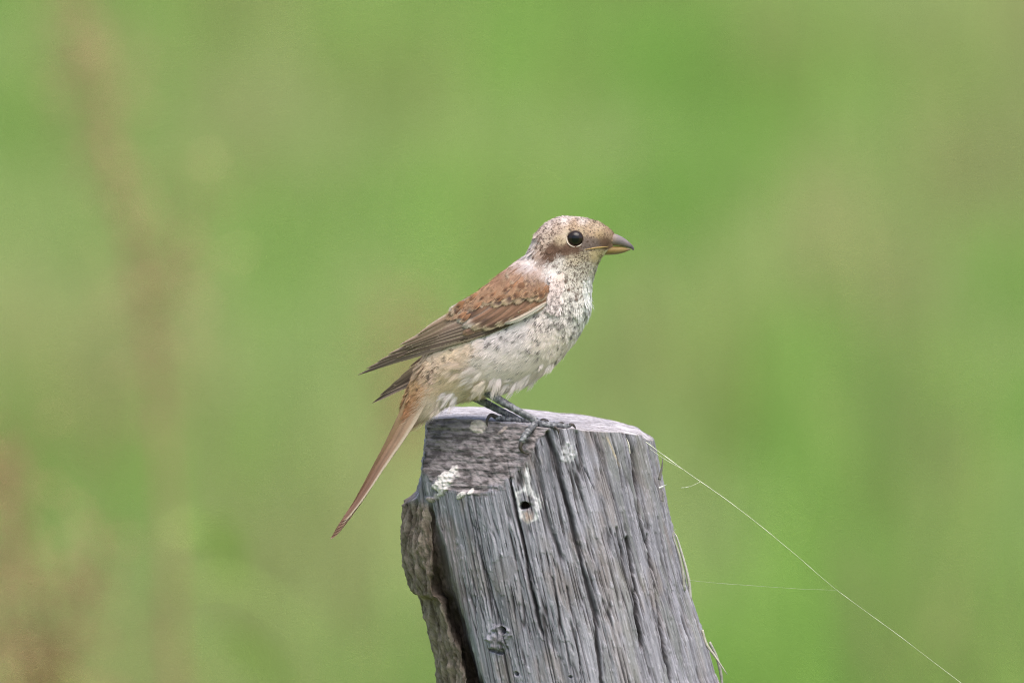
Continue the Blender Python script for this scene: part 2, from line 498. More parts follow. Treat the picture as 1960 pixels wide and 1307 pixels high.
    C = mix(C, (0.06, 0.055, 0.055), np.clip(.95 * thin * wood + .85 * np.clip(ck / 9, 0, 1), 0, .9))
    cc = mix((0.10, 0.09, 0.085), (0.30, 0.27, 0.26), sm(.3, .7, .7 * fbm(PXs / 10, PY / 6, 84, 4) + .3 * noise2(PXs / 34, (PY + .06 * PXs) / 3.5, 85)))  # brown sawn grain, with its darker shading put into the colour
    cc = mix(cc, (0.34, 0.31, 0.31), .6 * sm(850, 800, PY) * noise2(PXs / 12, PY / 12, 86))
    C = mix(C, cc, cutm)
    cs = mix((0.105, 0.08, 0.058), (0.29, 0.24, 0.19), sm(.3, .7, .6 * lump + .4 * fbm(A / 7, PY / 16, 87, 3)))
    C = mix(C, cs, slab)
    C = mix(C, (0.05, 0.035, 0.025), sp * .8)
    lip = np.exp(-((PXs - bark_edge - 14) / 14) ** 2) * sm(975, 1010, PY) * (1 - sm(1130, 1230, PY))
    C = mix(C, (0.33, 0.27, 0.26), .6 * lip)
    C = mix(C, (0.22, 0.205, 0.21), .45 * fp)
    ring = np.exp(-((ell(1009, 962, 19, 30, -.1) - 1) / .22) ** 2) + .9 * (1 - sm(.6, 1.05, ell(1009, 920, 6, 34, -.08)))
    C = mix(C, (0.72, 0.72, 0.70), np.clip(ring * 1.2, 0, 1) * .9 * (.6 + .5 * noise2(PXs / 4, PY / 4, 88)))
    C = mix(C, (0.46, 0.34, 0.27), (1 - sm(.4, 1.1, ell(1008, 986, 13, 15))) * (.2 + .8 * noise2(PXs / 4, PY / 7, 77)))
    C = mix(C, (0.04, 0.03, 0.025), 1 - sm(.7, 1.1, hole))
    C = mix(C, (0.66, 0.67, 0.66), drop * .8 * (.4 + .8 * noise2(PXs / 5, PY / 5, 89)))
    C = mix(C, (0.70, 0.67, 0.61), np.clip(bit1 + bit3, 0, 1) * .95)
    C = mix(C, (0.66, 0.59, 0.49), bit2 * (.55 + .7 * noise2(PXs / 5, PY / 5, 76)).clip(0, .95))
    C = mix(C, (0.45, 0.38, 0.33), bit4 * .8)
    C = mix(C, (0.10, 0.085, 0.075), .7 * (1 - sm(.3, .9, ell(957, 1222, 20, 26, .3))) * noise2(PXs / 6, PY / 6, 90))
    straw = np.exp(-((PXs - np.interp(PY, [840, 870, 905], [1160, 1174, 1192])) / 2.2) ** 2) * sm(836, 845, PY) * (1 - sm(885, 903, PY))
    C = mix(C, (0.42, 0.36, 0.24), straw * .8)
    D = D
    C = C * np.array([.785, .77, .80])
    # ---- to metres
    yv = POST_Y - R2 / S * np.cos(PH) + slit / S
    X = (axis_px(PY) + R2 * np.sin(PH) - 980) / S
    Z = np.broadcast_to(zr(PY), PY.shape).copy()
    # the reference height is for the front face: undo for the rim so that it keeps its own height
    V = np.stack([X, yv, Z], -1)
    n = len(v)
    q = grid_quads(n, m, True)
    # ---- top
    k = 46
    f = np.linspace(1, 0, k + 1)[1:]
    rim = V[0]
    cxy = np.array([(axis_px(808) - 980) / S, POST_Y])
    TX = cxy[0] + (rim[None, :, 0] - cxy[0]) * f[:, None]
    TY = cxy[1] + (rim[None, :, 1] - cxy[1]) * f[:, None]
    tpx = TX * S + 980
    tn = fbm(TX * S / 40, TY * S / 9, 95, 4)
    tz = zr(np.interp(tpx, TOPX, TOPY)) + (4 * (tn - .5) + 2.0 * (noise2(TX * S / 5, TY * S / 3, 96) - .5)) / S
    bl = sm(1.0, .93, f)[:, None]
    TZ = tz * bl + rim[None, :, 2] * (1 - bl)
    TV = np.stack([TX, TY, TZ], -1)
    TC = mix((0.24, 0.22, 0.23), (0.42, 0.40, 0.42), sm(.3, .7, .5 * tn + .5 * noise2(TX * S / 25, TY * S / 3, 97)))
    TC = mix(TC, (0.16, 0.14, 0.14), .6 * np.exp(-(np.abs(noise2(TX * S / 60, TY * S / 14, 98) - .5) / .03) ** 2))
    C[0] = mix(C[0], (0.42, 0.38, 0.36), .6)
    G = np.stack([g / 5.5, PY / 130, 0 * g], -1)
    G = np.where((cutm > .5)[..., None], np.stack([PXs / 26, (PY + .06 * PXs) / 5.5, 0 * g + 50], -1), G)
    G = np.where((slab > .5)[..., None], np.stack([A / 7, PY / 22, 0 * g + 90], -1), G)
    GT = np.stack([TX * S / 40, TY * S / 14, 0 * TX + 130], -1)
    allG = np.vstack([G.reshape(-1, 3), GT.reshape(-1, 3)])
    base = V.reshape(-1, 3)
    nv = len(base)
    allV = np.vstack([base, TV.reshape(-1, 3)])
    allC = np.vstack([C.reshape(-1, 3), TC.reshape(-1, 3)])
    qt0 = np.stack([np.arange(m), nv + np.arange(m), nv + (np.arange(m) + 1) % m, (np.arange(m) + 1) % m], -1)
    qt = grid_quads(k, m, True)[:, ::-1] + nv
    root = thing('fence_post', (float(axis_px(pyground) - 980) / S, POST_Y, 0),
                 'weathered grey leaning wooden fence post with sawn corner and deep cracks', 'fence post')
    # slab faces are an own part
    fs = (slab.reshape(-1)[q].mean(1) > .5)
    qs = q[fs]; qm = np.vstack([q[~fs], qt0, qt])
    def setg(me, g_):
        at = me.attributes.new('grain', 'FLOAT_VECTOR', 'POINT')
        at.data.foreach_set('vector', np.asarray(g_, np.float32).ravel())
        return me
    obj('post_trunk', setg(mk_mesh('post_trunk', allV, qm, None, allC), allG), M_grain, root)
    used = np.unique(qs); mp = np.full(len(allV), -1); mp[used] = np.arange(len(used))
    sl = obj('split_slab', setg(mk_mesh('split_slab', allV[used], mp[qs], None, allC[used]), allG[used]), M_grain, root)
    sl['label'] = 'brown flaking bark slab split away from the post'
    return root
post = make_post()
# loose fibres on the right edge
def fibre(pts, r, colr, y):
    P = np.array([unproj(a, b, y + dy) for a, b, dy in pts])
    V, q, t = tube(P, np.array(r) / S, 6, 18)
    cc = np.tile(colr, (len(V), 1)) * (0.8 + .4 * rng.random((len(V), 1)))
    obj('splinter', mk_mesh('splinter', V, q, t, cc), M_wood, post)
fibre([(1322, 1150, 0), (1318, 1110, 0), (1308, 1070, 0), (1296, 1030, 0), (1290, 1018, 0)], [3.2, 3, 2.6, 1.8, .5], (.36, .35, .31), .030)
fibre([(1310, 1130, 0), (1306, 1090, 0), (1298, 1055, 0), (1288, 1025, 0), (1293, 1012, 0)], [3, 2.6, 2.2, 1.5, .4], (.30, .29, .25), .022)
fibre([(1344, 1205, 0), (1352, 1232, 0), (1368, 1255, 0), (1392, 1290, 0)], [2.6, 3, 2.2, .6], (.36, .34, .28), .026)
fibre([(1358, 1228, 0), (1372, 1258, 0), (1380, 1290, 0), (1384, 1330, 0)], [2.6, 3, 3, 2], (.26, .25, .22), .030)
fibre([(1262, 918, 0), (1266, 900, 0), (1268, 886, 0), (1268, 876, 0)], [3, 2.2, 1.4, .3], (.16, .15, .13), .02)
fibre([(1262, 934, 0), (1268, 931, 0), (1276, 927, 0)], [2.6, 1.6, .3], (.5, .5, .48), .02)
fibre([(1206, 868, 0), (1203, 850, 0), (1199, 838, 0)], [1.2, 1.6, .4], (.5, .46, .4), -.010)
fibre([(1268, 960, 0), (1270, 945, 0), (1267, 938, 0)], [2.2, 1.6, .3], (.2, .19, .17), .02)

# ------------------------------------------------------------------ the bird
# bird space: (px, py, yy) in photograph pixels at the bird's mid plane, yy positive away from the viewer
def B2W(P):
    P = np.asarray(P, float)
    return unproj(P[..., 0], P[..., 1], P[..., 2] / S)
BY = -0.002 * S
ST = np.array([  # dorsal x,y, ventral x,y, half width
    (1177, 451, 1172, 484, 9), (1168, 440, 1158, 490, 21), (1150, 428, 1146, 503, 33), (1127, 420, 1140, 518, 42),
    (1100, 416, 1136, 531, 48), (1073, 416, 1133, 542, 51), (1048, 426, 1132, 553, 52), (1031, 442, 1131, 566, 52),
    (1020, 464, 1130, 581, 53), (1010, 484, 1127, 597, 58), (990, 501, 1120, 615, 67), (962, 523, 1108, 639, 77),
    (932, 547, 1090, 665, 83), (905, 569, 1065, 694, 84), (881, 590, 1030, 722, 80), (861, 608, 990, 742, 74),
    (844, 630, 945, 755, 64), (826, 657, 902, 763, 52), (811, 684, 862, 773, 40), (798, 710, 834, 789, 29),
    (787, 737, 808, 803, 18), (776, 766, 786, 815, 8)], float)
NS = len(ST)
def body_pt(t, al):
    s = cr(ST, t)
    D, Vn, w = s[..., 0:2], s[..., 2:4], s[..., 4]
    c = (D + Vn) / 2; h = (D - Vn) / 2
    ca, sa = np.cos(al), np.sin(al)
    p = c + h * ca[..., None]
    y = w * np.sign(sa) * np.abs(sa) ** 0.88
    return np.concatenate([p, y[..., None]], -1)
def body_frame(t, al):
    e = 0.02
    P = body_pt(t, al)
    dt = body_pt(t + e, al) - body_pt(t - e, al)
    da = body_pt(t, al + e) - body_pt(t, al - e)
    T = dt / (np.linalg.norm(dt, axis=-1, keepdims=True) + 1e-9)
    N = np.cross(dt, da); N /= np.linalg.norm(N, axis=-1, keepdims=True) + 1e-9
    s = cr(ST, t); c = np.concatenate([(s[..., 0:2] + s[..., 2:4]) / 2, 0 * s[..., :1]], -1)
    N *= np.sign(np.sum(N * (P - c), -1, keepdims=True) + 1e-9)
    T = T - N * np.sum(T * N, -1, keepdims=True)
    T /= np.linalg.norm(T, axis=-1, keepdims=True) + 1e-9
    return P, T, N
# raster of the body's half width
_gw = np.zeros((260, 320))
_t, _a = np.meshgrid(np.linspace(0, NS - 1, 900), np.linspace(0, math.pi, 500), indexing='ij')
_P = body_pt(_t, _a).reshape(-1, 3)
np.maximum.at(_gw, (((_P[:, 1] - 400) / 2).astype(int), ((_P[:, 0] - 640) / 2).astype(int)), _P[:, 2])
for _ in range(5):
    _gw = (_gw + np.roll(_gw, 1, 0) + np.roll(_gw, -1, 0) + np.roll(_gw, 1, 1) + np.roll(_gw, -1, 1)) / 5
def body_half(px, py):
    i = np.clip((py - 400) / 2 - .5, 0, 258); j = np.clip((px - 640) / 2 - .5, 0, 318)
    a = np.floor(i).astype(int); b = np.floor(j).astype(int); u = i - a; w = j - b
    return (_gw[a, b] * (1 - u) + _gw[a + 1, b] * u) * (1 - w) + (_gw[a, b + 1] * (1 - u) + _gw[a + 1, b + 1] * u) * w

# plumage colours, the crown top paled for the sky's highlight: seeds (x, y, colour, chance of a dark mark, spread)
SEEDS = [
 (1168,444,(.44,.32,.22),.35,9),(1142,431,(.56,.45,.33),.5,12),(1120,421,(.66,.58,.53),.25,9),(1085,418,(.68,.60,.56),.25,11),
 (1055,427,(.62,.53,.48),.3,10),(1036,444,(.55,.44,.37),.5,10),(1130,440,(.48,.36,.25),.5,11),(1100,432,(.50,.37,.26),.6,9),
 (1070,436,(.50,.39,.31),.7,11),(1048,452,(.50,.40,.32),.5,10),(1085,446,(.55,.45,.34),.1,8),(1112,445,(.50,.40,.28),.1,8),(1150,449,(.46,.34,.21),.2,8),
 (1124,461,(.20,.155,.13),.2,8),(1140,465,(.19,.145,.12),.2,8),(1157,461,(.18,.11,.075),.1,7),(1122,472,(.18,.14,.12),.1,6),
 (1076,459,(.48,.38,.26),.2,8),(1068,474,(.135,.08,.055),.1,10),(1050,482,(.135,.08,.055),.1,9),(1046,492,(.135,.08,.055),.1,8),(1090,478,(.135,.08,.055),.1,9),(1106,480,(.135,.08,.055),.1,7),
 (1035,472,(.42,.30,.22),.2,7),(1023,464,(.62,.55,.51),.2,8),(1016,484,(.58,.51,.48),.3,9),(1030,500,(.46,.36,.31),.5,9),(1000,497,(.62,.55,.52),.2,9),
 (1070,501,(.62,.57,.52),.4,8),(1098,494,(.54,.45,.34),.5,9),(1120,490,(.50,.42,.30),.6,8),(1143,489,(.55,.45,.27),.2,8),(1152,500,(.58,.52,.39),.0,9),
 (1140,521,(.64,.60,.51),.05,10),(1122,512,(.56,.50,.42),.5,10),(1130,543,(.72,.70,.67),.0,10),(1130,570,(.75,.74,.72),.0,11),(1124,600,(.74,.73,.71),.05,10),
 (1085,515,(.56,.50,.43),.8,12),(1098,532,(.58,.53,.46),.8,12),(1070,540,(.56,.51,.46),.8,11),(1058,522,(.66,.62,.59),.2,9),(1044,514,(.66,.61,.58),.15,9),(1020,505,(.64,.59,.56),.15,10),
 (1090,560,(.60,.56,.51),.85,14),(1108,582,(.64,.61,.57),.7,11),(1080,590,(.60,.57,.53),.85,14),(1104,612,(.66,.63,.59),.6,13),(1060,612,(.60,.57,.53),.7,13),
 (1104,643,(.75,.73,.69),.1,9),(1000,640,(.66,.64,.62),.28,17),(950,650,(.68,.65,.63),.28,16),(1040,640,(.69,.65,.59),.4,15),(1070,655,(.72,.68,.61),.3,15),(905,662,(.60,.51,.40),.5,12),(872,688,(.60,.50,.36),.5,12),
 (1000,690,(.72,.69,.64),.2,18),(940,695,(.70,.67,.62),.15,18),(1045,695,(.71,.68,.62),.05,16),(980,730,(.72,.69,.64),.0,18),(905,730,(.68,.61,.48),.03,18),(865,735,(.66,.56,.40),.05,14),(885,762,(.70,.65,.56),.0,14),(852,774,(.72,.69,.64),.0,9),
 (842,668,(.52,.42,.33),.5,11),(817,692,(.50,.38,.27),.5,11),(832,715,(.48,.38,.29),.5,9),(803,738,(.45,.29,.16),.3,12),(838,755,(.62,.55,.44),.1,11),(822,788,(.60,.54,.44),.0,10),(786,770,(.38,.21,.11),.1,11),
 (985,512,(.46,.31,.24),.3,10),(960,530,(.36,.195,.115),.3,14),(930,555,(.36,.195,.11),.35,14),(900,577,(.36,.20,.115),.4,13),(872,600,(.36,.23,.15),.4,12),(1000,532,(.33,.18,.105),.2,12),(1030,548,(.31,.18,.115),.4,12),(1030,526,(.46,.35,.29),.1,9),(975,562,(.33,.175,.10),.3,14),(935,585,(.34,.18,.10),.3,14),
]
_sx = np.array([q[0] for q in SEEDS], float); _sy = np.array([q[1] for q in SEEDS], float)
_sc = np.array([q[2] for q in SEEDS]); _sb = np.array([q[3] for q in SEEDS]); _ss = np.array([q[4] for q in SEEDS], float)
def plum(px, py):
    px = np.asarray(px, float).ravel(); py = np.asarray(py, float).ravel()
    out = np.zeros((len(px), 3)); ob = np.zeros(len(px))
    for k in range(0, len(px), 40000):
        d2 = ((px[k:k + 40000, None] - _sx) ** 2 + (py[k:k + 40000, None] - _sy) ** 2) / (_ss * .6) ** 2
        w = np.exp(-0.5 * (d2 - d2.min(1, keepdims=True)))
        w /= w.sum(1, keepdims=True)
        out[k:k + 40000] = w @ _sc; ob[k:k + 40000] = w @ _sb
    return out, ob

FEET = unproj(1010, 812, 0.0)
bird = thing('bird', tuple(FEET), 'small brown and white barred songbird perched on the wooden post top', 'bird')

def make_body():
    n, m = 230, 160
    t = np.linspace(0, NS - 1, n); a = np.linspace(0, 2 * math.pi, m, endpoint=False)
    T, A = np.meshgrid(t, a, indexing='ij')
    P, _, N = body_frame(T, A)
    P = P + N * (1.6 * (fbm(P[..., 0] / 9, P[..., 1] / 9 + P[..., 2] / 9, 101, 3) - .5) - 1.2)[..., None]
    C, _b = plum(P[..., 0], P[..., 1])
    V = B2W(P).reshape(-1, 3)
    q = grid_quads(n, m, True)
    c0 = B2W(P[0].mean(0)); c1 = B2W(P[-1].mean(0))
    nv = len(V); V = np.vstack([V, c0[None], c1[None]]); C = np.vstack([C, C[:1], C[-1:]])
    j = np.arange(m); k = (j + 1) % m; b = (n - 1) * m
    tr = np.vstack([np.stack([np.full(m, nv), k, j], -1), np.stack([np.full(m, nv + 1), b + j, b + k], -1)])
    return obj('body', mk_mesh('body', V, q, tr, C * .9), M_skin, bird)
body = make_body()

EYE = (1101, 457)
def make_plumage():
    # feather roots spread evenly over the skin
    N0 = 60000
    t = rng.random(N0) * (NS - 1); a = rng.random(N0) * 2 * math.pi
    P, T, N = body_frame(t, a)
    e = .02
    area = np.linalg.norm(np.cross(body_pt(t + e, a) - body_pt(t - e, a), body_pt(t, a + e) - body_pt(t, a - e)), axis=-1)
    px, py = P[:, 0], P[:, 1]
    head = sm(8.5, 6.0, t)
    L = 24 + 4 * sm(8, 14, t) - 16 * head + 8 * sm(14, 18, t) * sm(1.2, 2.4, np.abs(np.where(a > math.pi, a - 2 * math.pi, a)))
    L = L - 3 * sm(2.5, 0, t)
    dens = area / L ** 2
    keep = rng.random(N0) < dens / np.quantile(dens, .90) * .75
    side_near = P[:, 2] < 0
    # keep away from eye and bill
    keep &= ((px - EYE[0]) ** 2 + (py - EYE[1]) ** 2 > 17.5 ** 2)
    keep &= ~((px > 1150) & (py > 462) & (px + .6 * (py - 470) > 1166))
    keep &= t < NS - 1.3
    # no body feathers under the folded wing
    tipx, tipy = px + T[:, 0] * L * .9, py + T[:, 1] * L * .9
    keep &= ~((inside(px, py, WINGPOLY) | inside(tipx, tipy, WINGPOLY) & (px < 1035)) & (t > 9) & (np.abs(P[:, 2]) > 14))
    P, T, N, L, t, a = P[keep], T[keep], N[keep], L[keep], t[keep], a[keep]
    n = len(P)
    aa = np.abs(np.where(a > math.pi, a - 2 * math.pi, a))
    C, bp = plum(P[:, 0], P[:, 1])
    Ct, _ = plum(P[:, 0] + T[:, 0] * L * .8, P[:, 1] + T[:, 1] * L * .8)
    L = L * (.8 + .4 * rng.random(n))
    headm = t < 8.5
    silky = sm(9.5, 13, t) * sm(1.2, 1.75, aa) * (.35 + .65 * sm(.45, .1, bp))
    W = L * (.30 + .10 * rng.random(n)) * (1 + .15 * silky)
    de = np.hypot(P[:, 0] + T[:, 0] * L - EYE[0], P[:, 1] + T[:, 1] * L - EYE[1])
    L = np.where(de < 18, L * .35, L)
    mark = rng.random(n) < bp * np.where(headm, .9, .54)
    warm = sm(9, 12, t) * sm(.9, 1.5, aa)
    C = C * (1 + warm[:, None] * np.array([.15, .055, .09])); Ct = Ct * (1 + warm[:, None] * np.array([.15, .055, .09]))
    dark = np.where(headm[:, None], np.array([[.085, .05, .036]]), np.array([[.042, .034, .030]]))
    fore = headm & (P[:, 0] > 1115) & (P[:, 1] < 450)
    dark = np.where(fore[:, None], np.array([[.05, .035, .03]]), dark)
    dark = np.where(((aa < 1.15) & (t > 9))[:, None], np.array([[.10, .055, .035]]), dark)
    fluff = sm(14.5, 18, t) * (aa > 1.6)
    tipl = (L / 20) * (1.9 + 2.2 * rng.random(n)) * (1 - .35 * silky)
    tipl *= 1 - .45 * sm(8.3, 9.5, t) * sm(13.5, 12, t)
    tipl *= np.where((rng.random(n) < .06) & ((aa < .5) | (aa > 2.3)), 2.2, 1.0)
    tipl *= 1 - .75 * inside(P[:, 0], P[:, 1], [(1040, 575), (1050, 600), (960, 640), (880, 672), (820, 690), (800, 660), (880, 640)]) * (t > 9)
    fans('plumage', bird, P, T, N, L, W, C, Ct, mark, dark, headm, fluff, tipl, silky)

def fans(name, parent, P, T, N, L, W, C, Ct, mark, dark, headm, fluff, tipl, silky, nb=13, mk=(.70, .16), tipc=None, jit=.5):
    """contour feathers, each a fan of single barbs"""
    n = len(P)
    Bn = np.cross(N, T)
    ang = (rng.random(n) - .5) * jit
    T2 = T * np.cos(ang)[:, None] + Bn * np.sin(ang)[:, None]
    Bn = np.cross(N, T2)
    tone = 1.05 + .20 * (rng.random(n) - .5) * (1 - .6 * silky)
    mpos = mk[0] + mk[1] * rng.random(n)
    mwid = np.where(headm, .30, .19) * (.7 + .8 * rng.random(n))
    marc = np.where(headm, .1, .30)
    mlat = np.where(headm, .8, .95) * (.45 + .7 * rng.random(n))
    loose = 0.7 + 1.3 * fluff + 2.5 * silky
    us = np.array([0, .35, .7, 1.0])
    Vs = np.zeros((n, nb, 7, 3)); Cs = np.zeros((n, nb, 7, 3))
    for b in range(nb):
        v = -1 + 2 * b / (nb - 1) + (rng.random(n) - .5) * (.12 + .5 * silky)
        s0 = 0.02 + .5 * (1 - np.abs(v)) * rng.random(n)
        e_ = (1 - .42 * v * v) * (.86 + .2 * rng.random(n)) + .09 * loose * (rng.random(n) - .5) + .25 * silky * rng.random(n)
        wv = W * v
        lift0 = .1 + .5 * rng.random(n)
        rows = []
        for u in us:
            al = s0 + (e_ - s0) * u
            lat = wv * (1 - (1 - u) ** 1.6) * (1 - .12 * u * u)
            hgt = lift0 + tipl * u ** 1.3 + fluff * u * 1.8 * rng.random(n)
            q = P + T2 * (L * al)[:, None] + Bn * lat[:, None] + N * (hgt - .25 * v * v * L / 8)[:, None]
            q[:, 1] += fluff * u * u * 1.5
            f = np.exp(-((al - mpos + marc * v * v * .6) / mwid) ** 2) * np.exp(-(np.abs(v) / np.maximum(mlat, .05)) ** 4) * mark
            c = C * (1 - .5 * u) + Ct * .5 * u
            c = c * (1 - f[:, None] * .97) + dark * (f[:, None] * .97)
            if tipc is not None:
                g_ = (sm(.80, .95, al + .2 * v * v) * tipc[1])[:, None]
                c = c * (1 - g_) + tipc[0] * g_
            rows.append((q, c))
        wd = .95 * (L / 16) ** .5 * (1 - .45 * silky)
        hw = [wd, wd * .95 * (1 - .3 * silky), wd * .7 * (1 - .5 * silky)]
        j = (tone * (1 + (.22 + .16 * silky) * (rng.random(n) - .5)))[:, None]
        for r in range(3):
            q, c = rows[r]
            Vs[:, b, 2 * r] = q - Bn * hw[r][:, None]; Vs[:, b, 2 * r + 1] = q + Bn * hw[r][:, None]
            Cs[:, b, 2 * r] = c * j; Cs[:, b, 2 * r + 1] = c * j
        Vs[:, b, 6] = rows[3][0]; Cs[:, b, 6] = rows[3][1] * j
    base = np.arange(n * nb)[:, None] * 7
    q = (base[:, None] + np.array([[0, 1, 3, 2], [2, 3, 5, 4]])[None]).reshape(-1, 4)
    tr = base + np.array([[4, 5, 6]])
    me = mk_mesh(name, B2W(Vs.reshape(-1, 3)), q, tr, Cs.reshape(-1, 3), smooth=False)
    o = obj(name, me, M_plume, parent); o['kind'] = 'stuff'
    return o
WINGPOLY = [(1046, 562), (1000, 528), (940, 555), (884, 596), (800, 645), (700, 705), (770, 682), (860, 648), (960, 612), (1036, 582)]
def inside(x, y, poly):
    r = np.zeros(np.shape(x), bool)
    for (x0, y0), (x1, y1) in zip(poly, poly[1:] + poly[:1]):
        if y0 != y1:
            r ^= ((y0 > y) != (y1 > y)) & (x < (x1 - x0) * (y - y0) / (y1 - y0) + x0)
    return r
make_plumage()

def tufts():
    r = np.random.default_rng(9)
    spec = [  # root x, y, depth, spread, direction, length, count, colour
        (958, 722, -34, (10, 9, 10), (-.35, 1.0), 32, 7, (.66, .63, .58)), (925, 735, -30, (12, 8, 10), (-.75, .62), 32, 12, (.68, .63, .52)),
        (905, 745, 14, (12, 6, 10), (-.6, .6), 28, 8, (.66, .60, .48)), (1018, 716, -8, (16, 6, 16), (-.72, .60), 32, 10, (.72, .69, .63)), (985, 728, -4, (14, 6, 16), (-.72, .60), 32, 10, (.74, .71, .66)),
        (1050, 694, -4, (10, 6, 12), (-.66, .70), 26, 6, (.72, .69, .63)), (868, 752, -10, (9, 8, 14), (-.62, .75), 30, 10, (.74, .72, .68)), (845, 765, -6, (8, 8, 12), (-.55, .8), 30, 8, (.66, .60, .50)),
        (880, 700, -48, (14, 12, 4), (-.9, .5), 34, 10, (.66, .58, .46)), (920, 708, -55, (14, 12, 4), (-.95, .35), 38, 10, (.74, .70, .64))]
    P, T, N, L, C = [], [], [], [], []
    for x, y, z, sp, d, l, c, co in spec:
        for i in range(c):
            p = np.array([x, y, z], float) + r.normal(0, 1, 3) * np.array(sp) * .6
            dd = np.array([d[0], d[1], r.normal(0, .12)]) + np.append(r.normal(0, .14, 2), 0)
            bh = float(body_half(np.array(p[0]), np.array(p[1])))
            sgn = -1 if p[2] < 0 else 1
            if bh > 6: p[2] = sgn * max(abs(p[2]), bh - 1)
            P.append(p); T.append(dd / np.linalg.norm(dd)); L.append(l * (.7 + .5 * r.random())); C.append(np.array(co) * np.array([1.10, 1.0, 1.04]) * (.78 + .18 * r.random()))
            nn = np.array([0, .35, sgn * 1.0]); nn -= T[-1] * (nn @ T[-1]); N.append(nn / np.linalg.norm(nn))
    P, T, N, L, C = map(np.array, (P, T, N, L, C)); n = len(P); z = np.zeros(n)
    fans('belly_tuft', bird, P, T, N, L, L * .22, C, C, z > 1, C, z > 1, z + .3, .8 + r.random(n), z + 1, 22)
tufts()

# ---- bill
def loft(name, sts, mat, colf, parent, pw=.9, n=40, m=28):
    """stations: top x,y, bottom x,y, half width"""
    sts = np.asarray(sts, float)
    t = np.linspace(0, len(sts) - 1, n); a = np.linspace(0, 2 * math.pi, m, endpoint=False)
    s = cr(sts, t)
    c = (s[:, 0:2] + s[:, 2:4]) / 2; h = (s[:, 0:2] - s[:, 2:4]) / 2
    p = c[:, None] + h[:, None] * np.cos(a)[None, :, None]
    y = s[:, 4][:, None] * (np.sign(np.sin(a)) * np.abs(np.sin(a)) ** pw)[None]
    P = np.concatenate([p, y[..., None]], -1)
    V = B2W(P).reshape(-1, 3)
    C = colf(P.reshape(-1, 3))
    q = grid_quads(n, m, True); nv = len(V)
    V = np.vstack([V, B2W(P[0].mean(0))[None], B2W(P[-1].mean(0))[None]]); C = np.vstack([C, C[:1], C[-1:]])
    j = np.arange(m); k = (j + 1) % m; b = (n - 1) * m
    tr = np.vstack([np.stack([np.full(m, nv), k, j], -1), np.stack([np.full(m, nv + 1), b + j, b + k], -1)])
    return obj(name, mk_mesh(name, V, q, tr, C), mat, parent)
def up_col(P):
    c = np.tile((.155, .128, .13), (len(P), 1))
    c = mix(c, (.24, .165, .125), sm(1186, 1164, P[:, 0]) * .9)
    c = mix(c, (.42, .30, .13), sm(468, 474, P[:, 1] + .12 * (P[:, 0] - 1165)) * sm(1196, 1175, P[:, 0]) * .8)
    c = mix(c, (.07, .06, .065), sm(1200, 1210, P[:, 0]) * .8)
    return c * (.85 + .3 * fbm(P[:, 0] / 5, P[:, 1] / 3, 110, 3))[:, None]
def lo_col(P):
    c = np.tile((.185, .12, .035), (len(P), 1))
    c = mix(c, (.20, .14, .10), sm(479, 487, P[:, 1] + (P[:, 0] - 1185) * .15) * .9)
    c = mix(c, (.13, .10, .09), sm(1195, 1207, P[:, 0]) * .8)
    c = mix(c, (.30, .2, .1), noise2(P[:, 0] / 6, P[:, 1] / 3, 111) * .4)
    return c
loft('upper_mandible', [(1140, 452, 1140, 473, 13), (1158, 448, 1156, 471.5, 15), (1170, 446.5, 1167, 470.5, 14), (1181, 449, 1178, 470.5, 12), (1192, 454.2, 1189, 471.5, 9.5),
      (1202, 461.5, 1199, 473.5, 6.2), (1209, 468, 1206, 475.5, 3.4), (1213, 473.5, 1210, 478, 1.6), (1214, 478, 1212.5, 479.5, .5)], M_horn, up_col, bird)
loft('lower_mandible', [(1134, 474, 1138, 483, 13), (1150, 472, 1150, 487.5, 14.5), (1166, 471, 1166, 488, 12.5), (1180, 471.2, 1181, 486.8, 10), (1192, 472.3, 1193, 484, 7),
      (1201, 474.2, 1202, 480.5, 4), (1207, 476.2, 1207, 478.2, 1.4)], M_horn, lo_col, bird)
# yellow gape flange and dark nostril
def on_face(px, py, off=0.0):
    return -(body_half(px, py) + off)
def face_tube(name, pts, r, colr, off, mat, side=-1, n=20, parent=None):
    P = np.array([(a, b, side * (float(body_half(np.array(a), np.array(b))) + off)) for a, b in pts], float)
    P = cr(P, np.linspace(0, len(P) - 1, n))
    V, q, t = tube(B2W(P), np.interp(np.linspace(0, 1, n), np.linspace(0, 1, len(r)), r) / S, 8)
    return obj(name, mk_mesh(name, V, q, t, np.tile(colr, (len(V), 1))), mat, parent or bird)
for sd_ in (-1, 1):
    face_tube('gape_flange', [(1116, 479), (1126, 477), (1138, 475), (1150, 473.5), (1164, 472)], [.6, 1.5, 2.0, 1.8, .8], (.27, .18, .07), .8, M_horn, sd_)
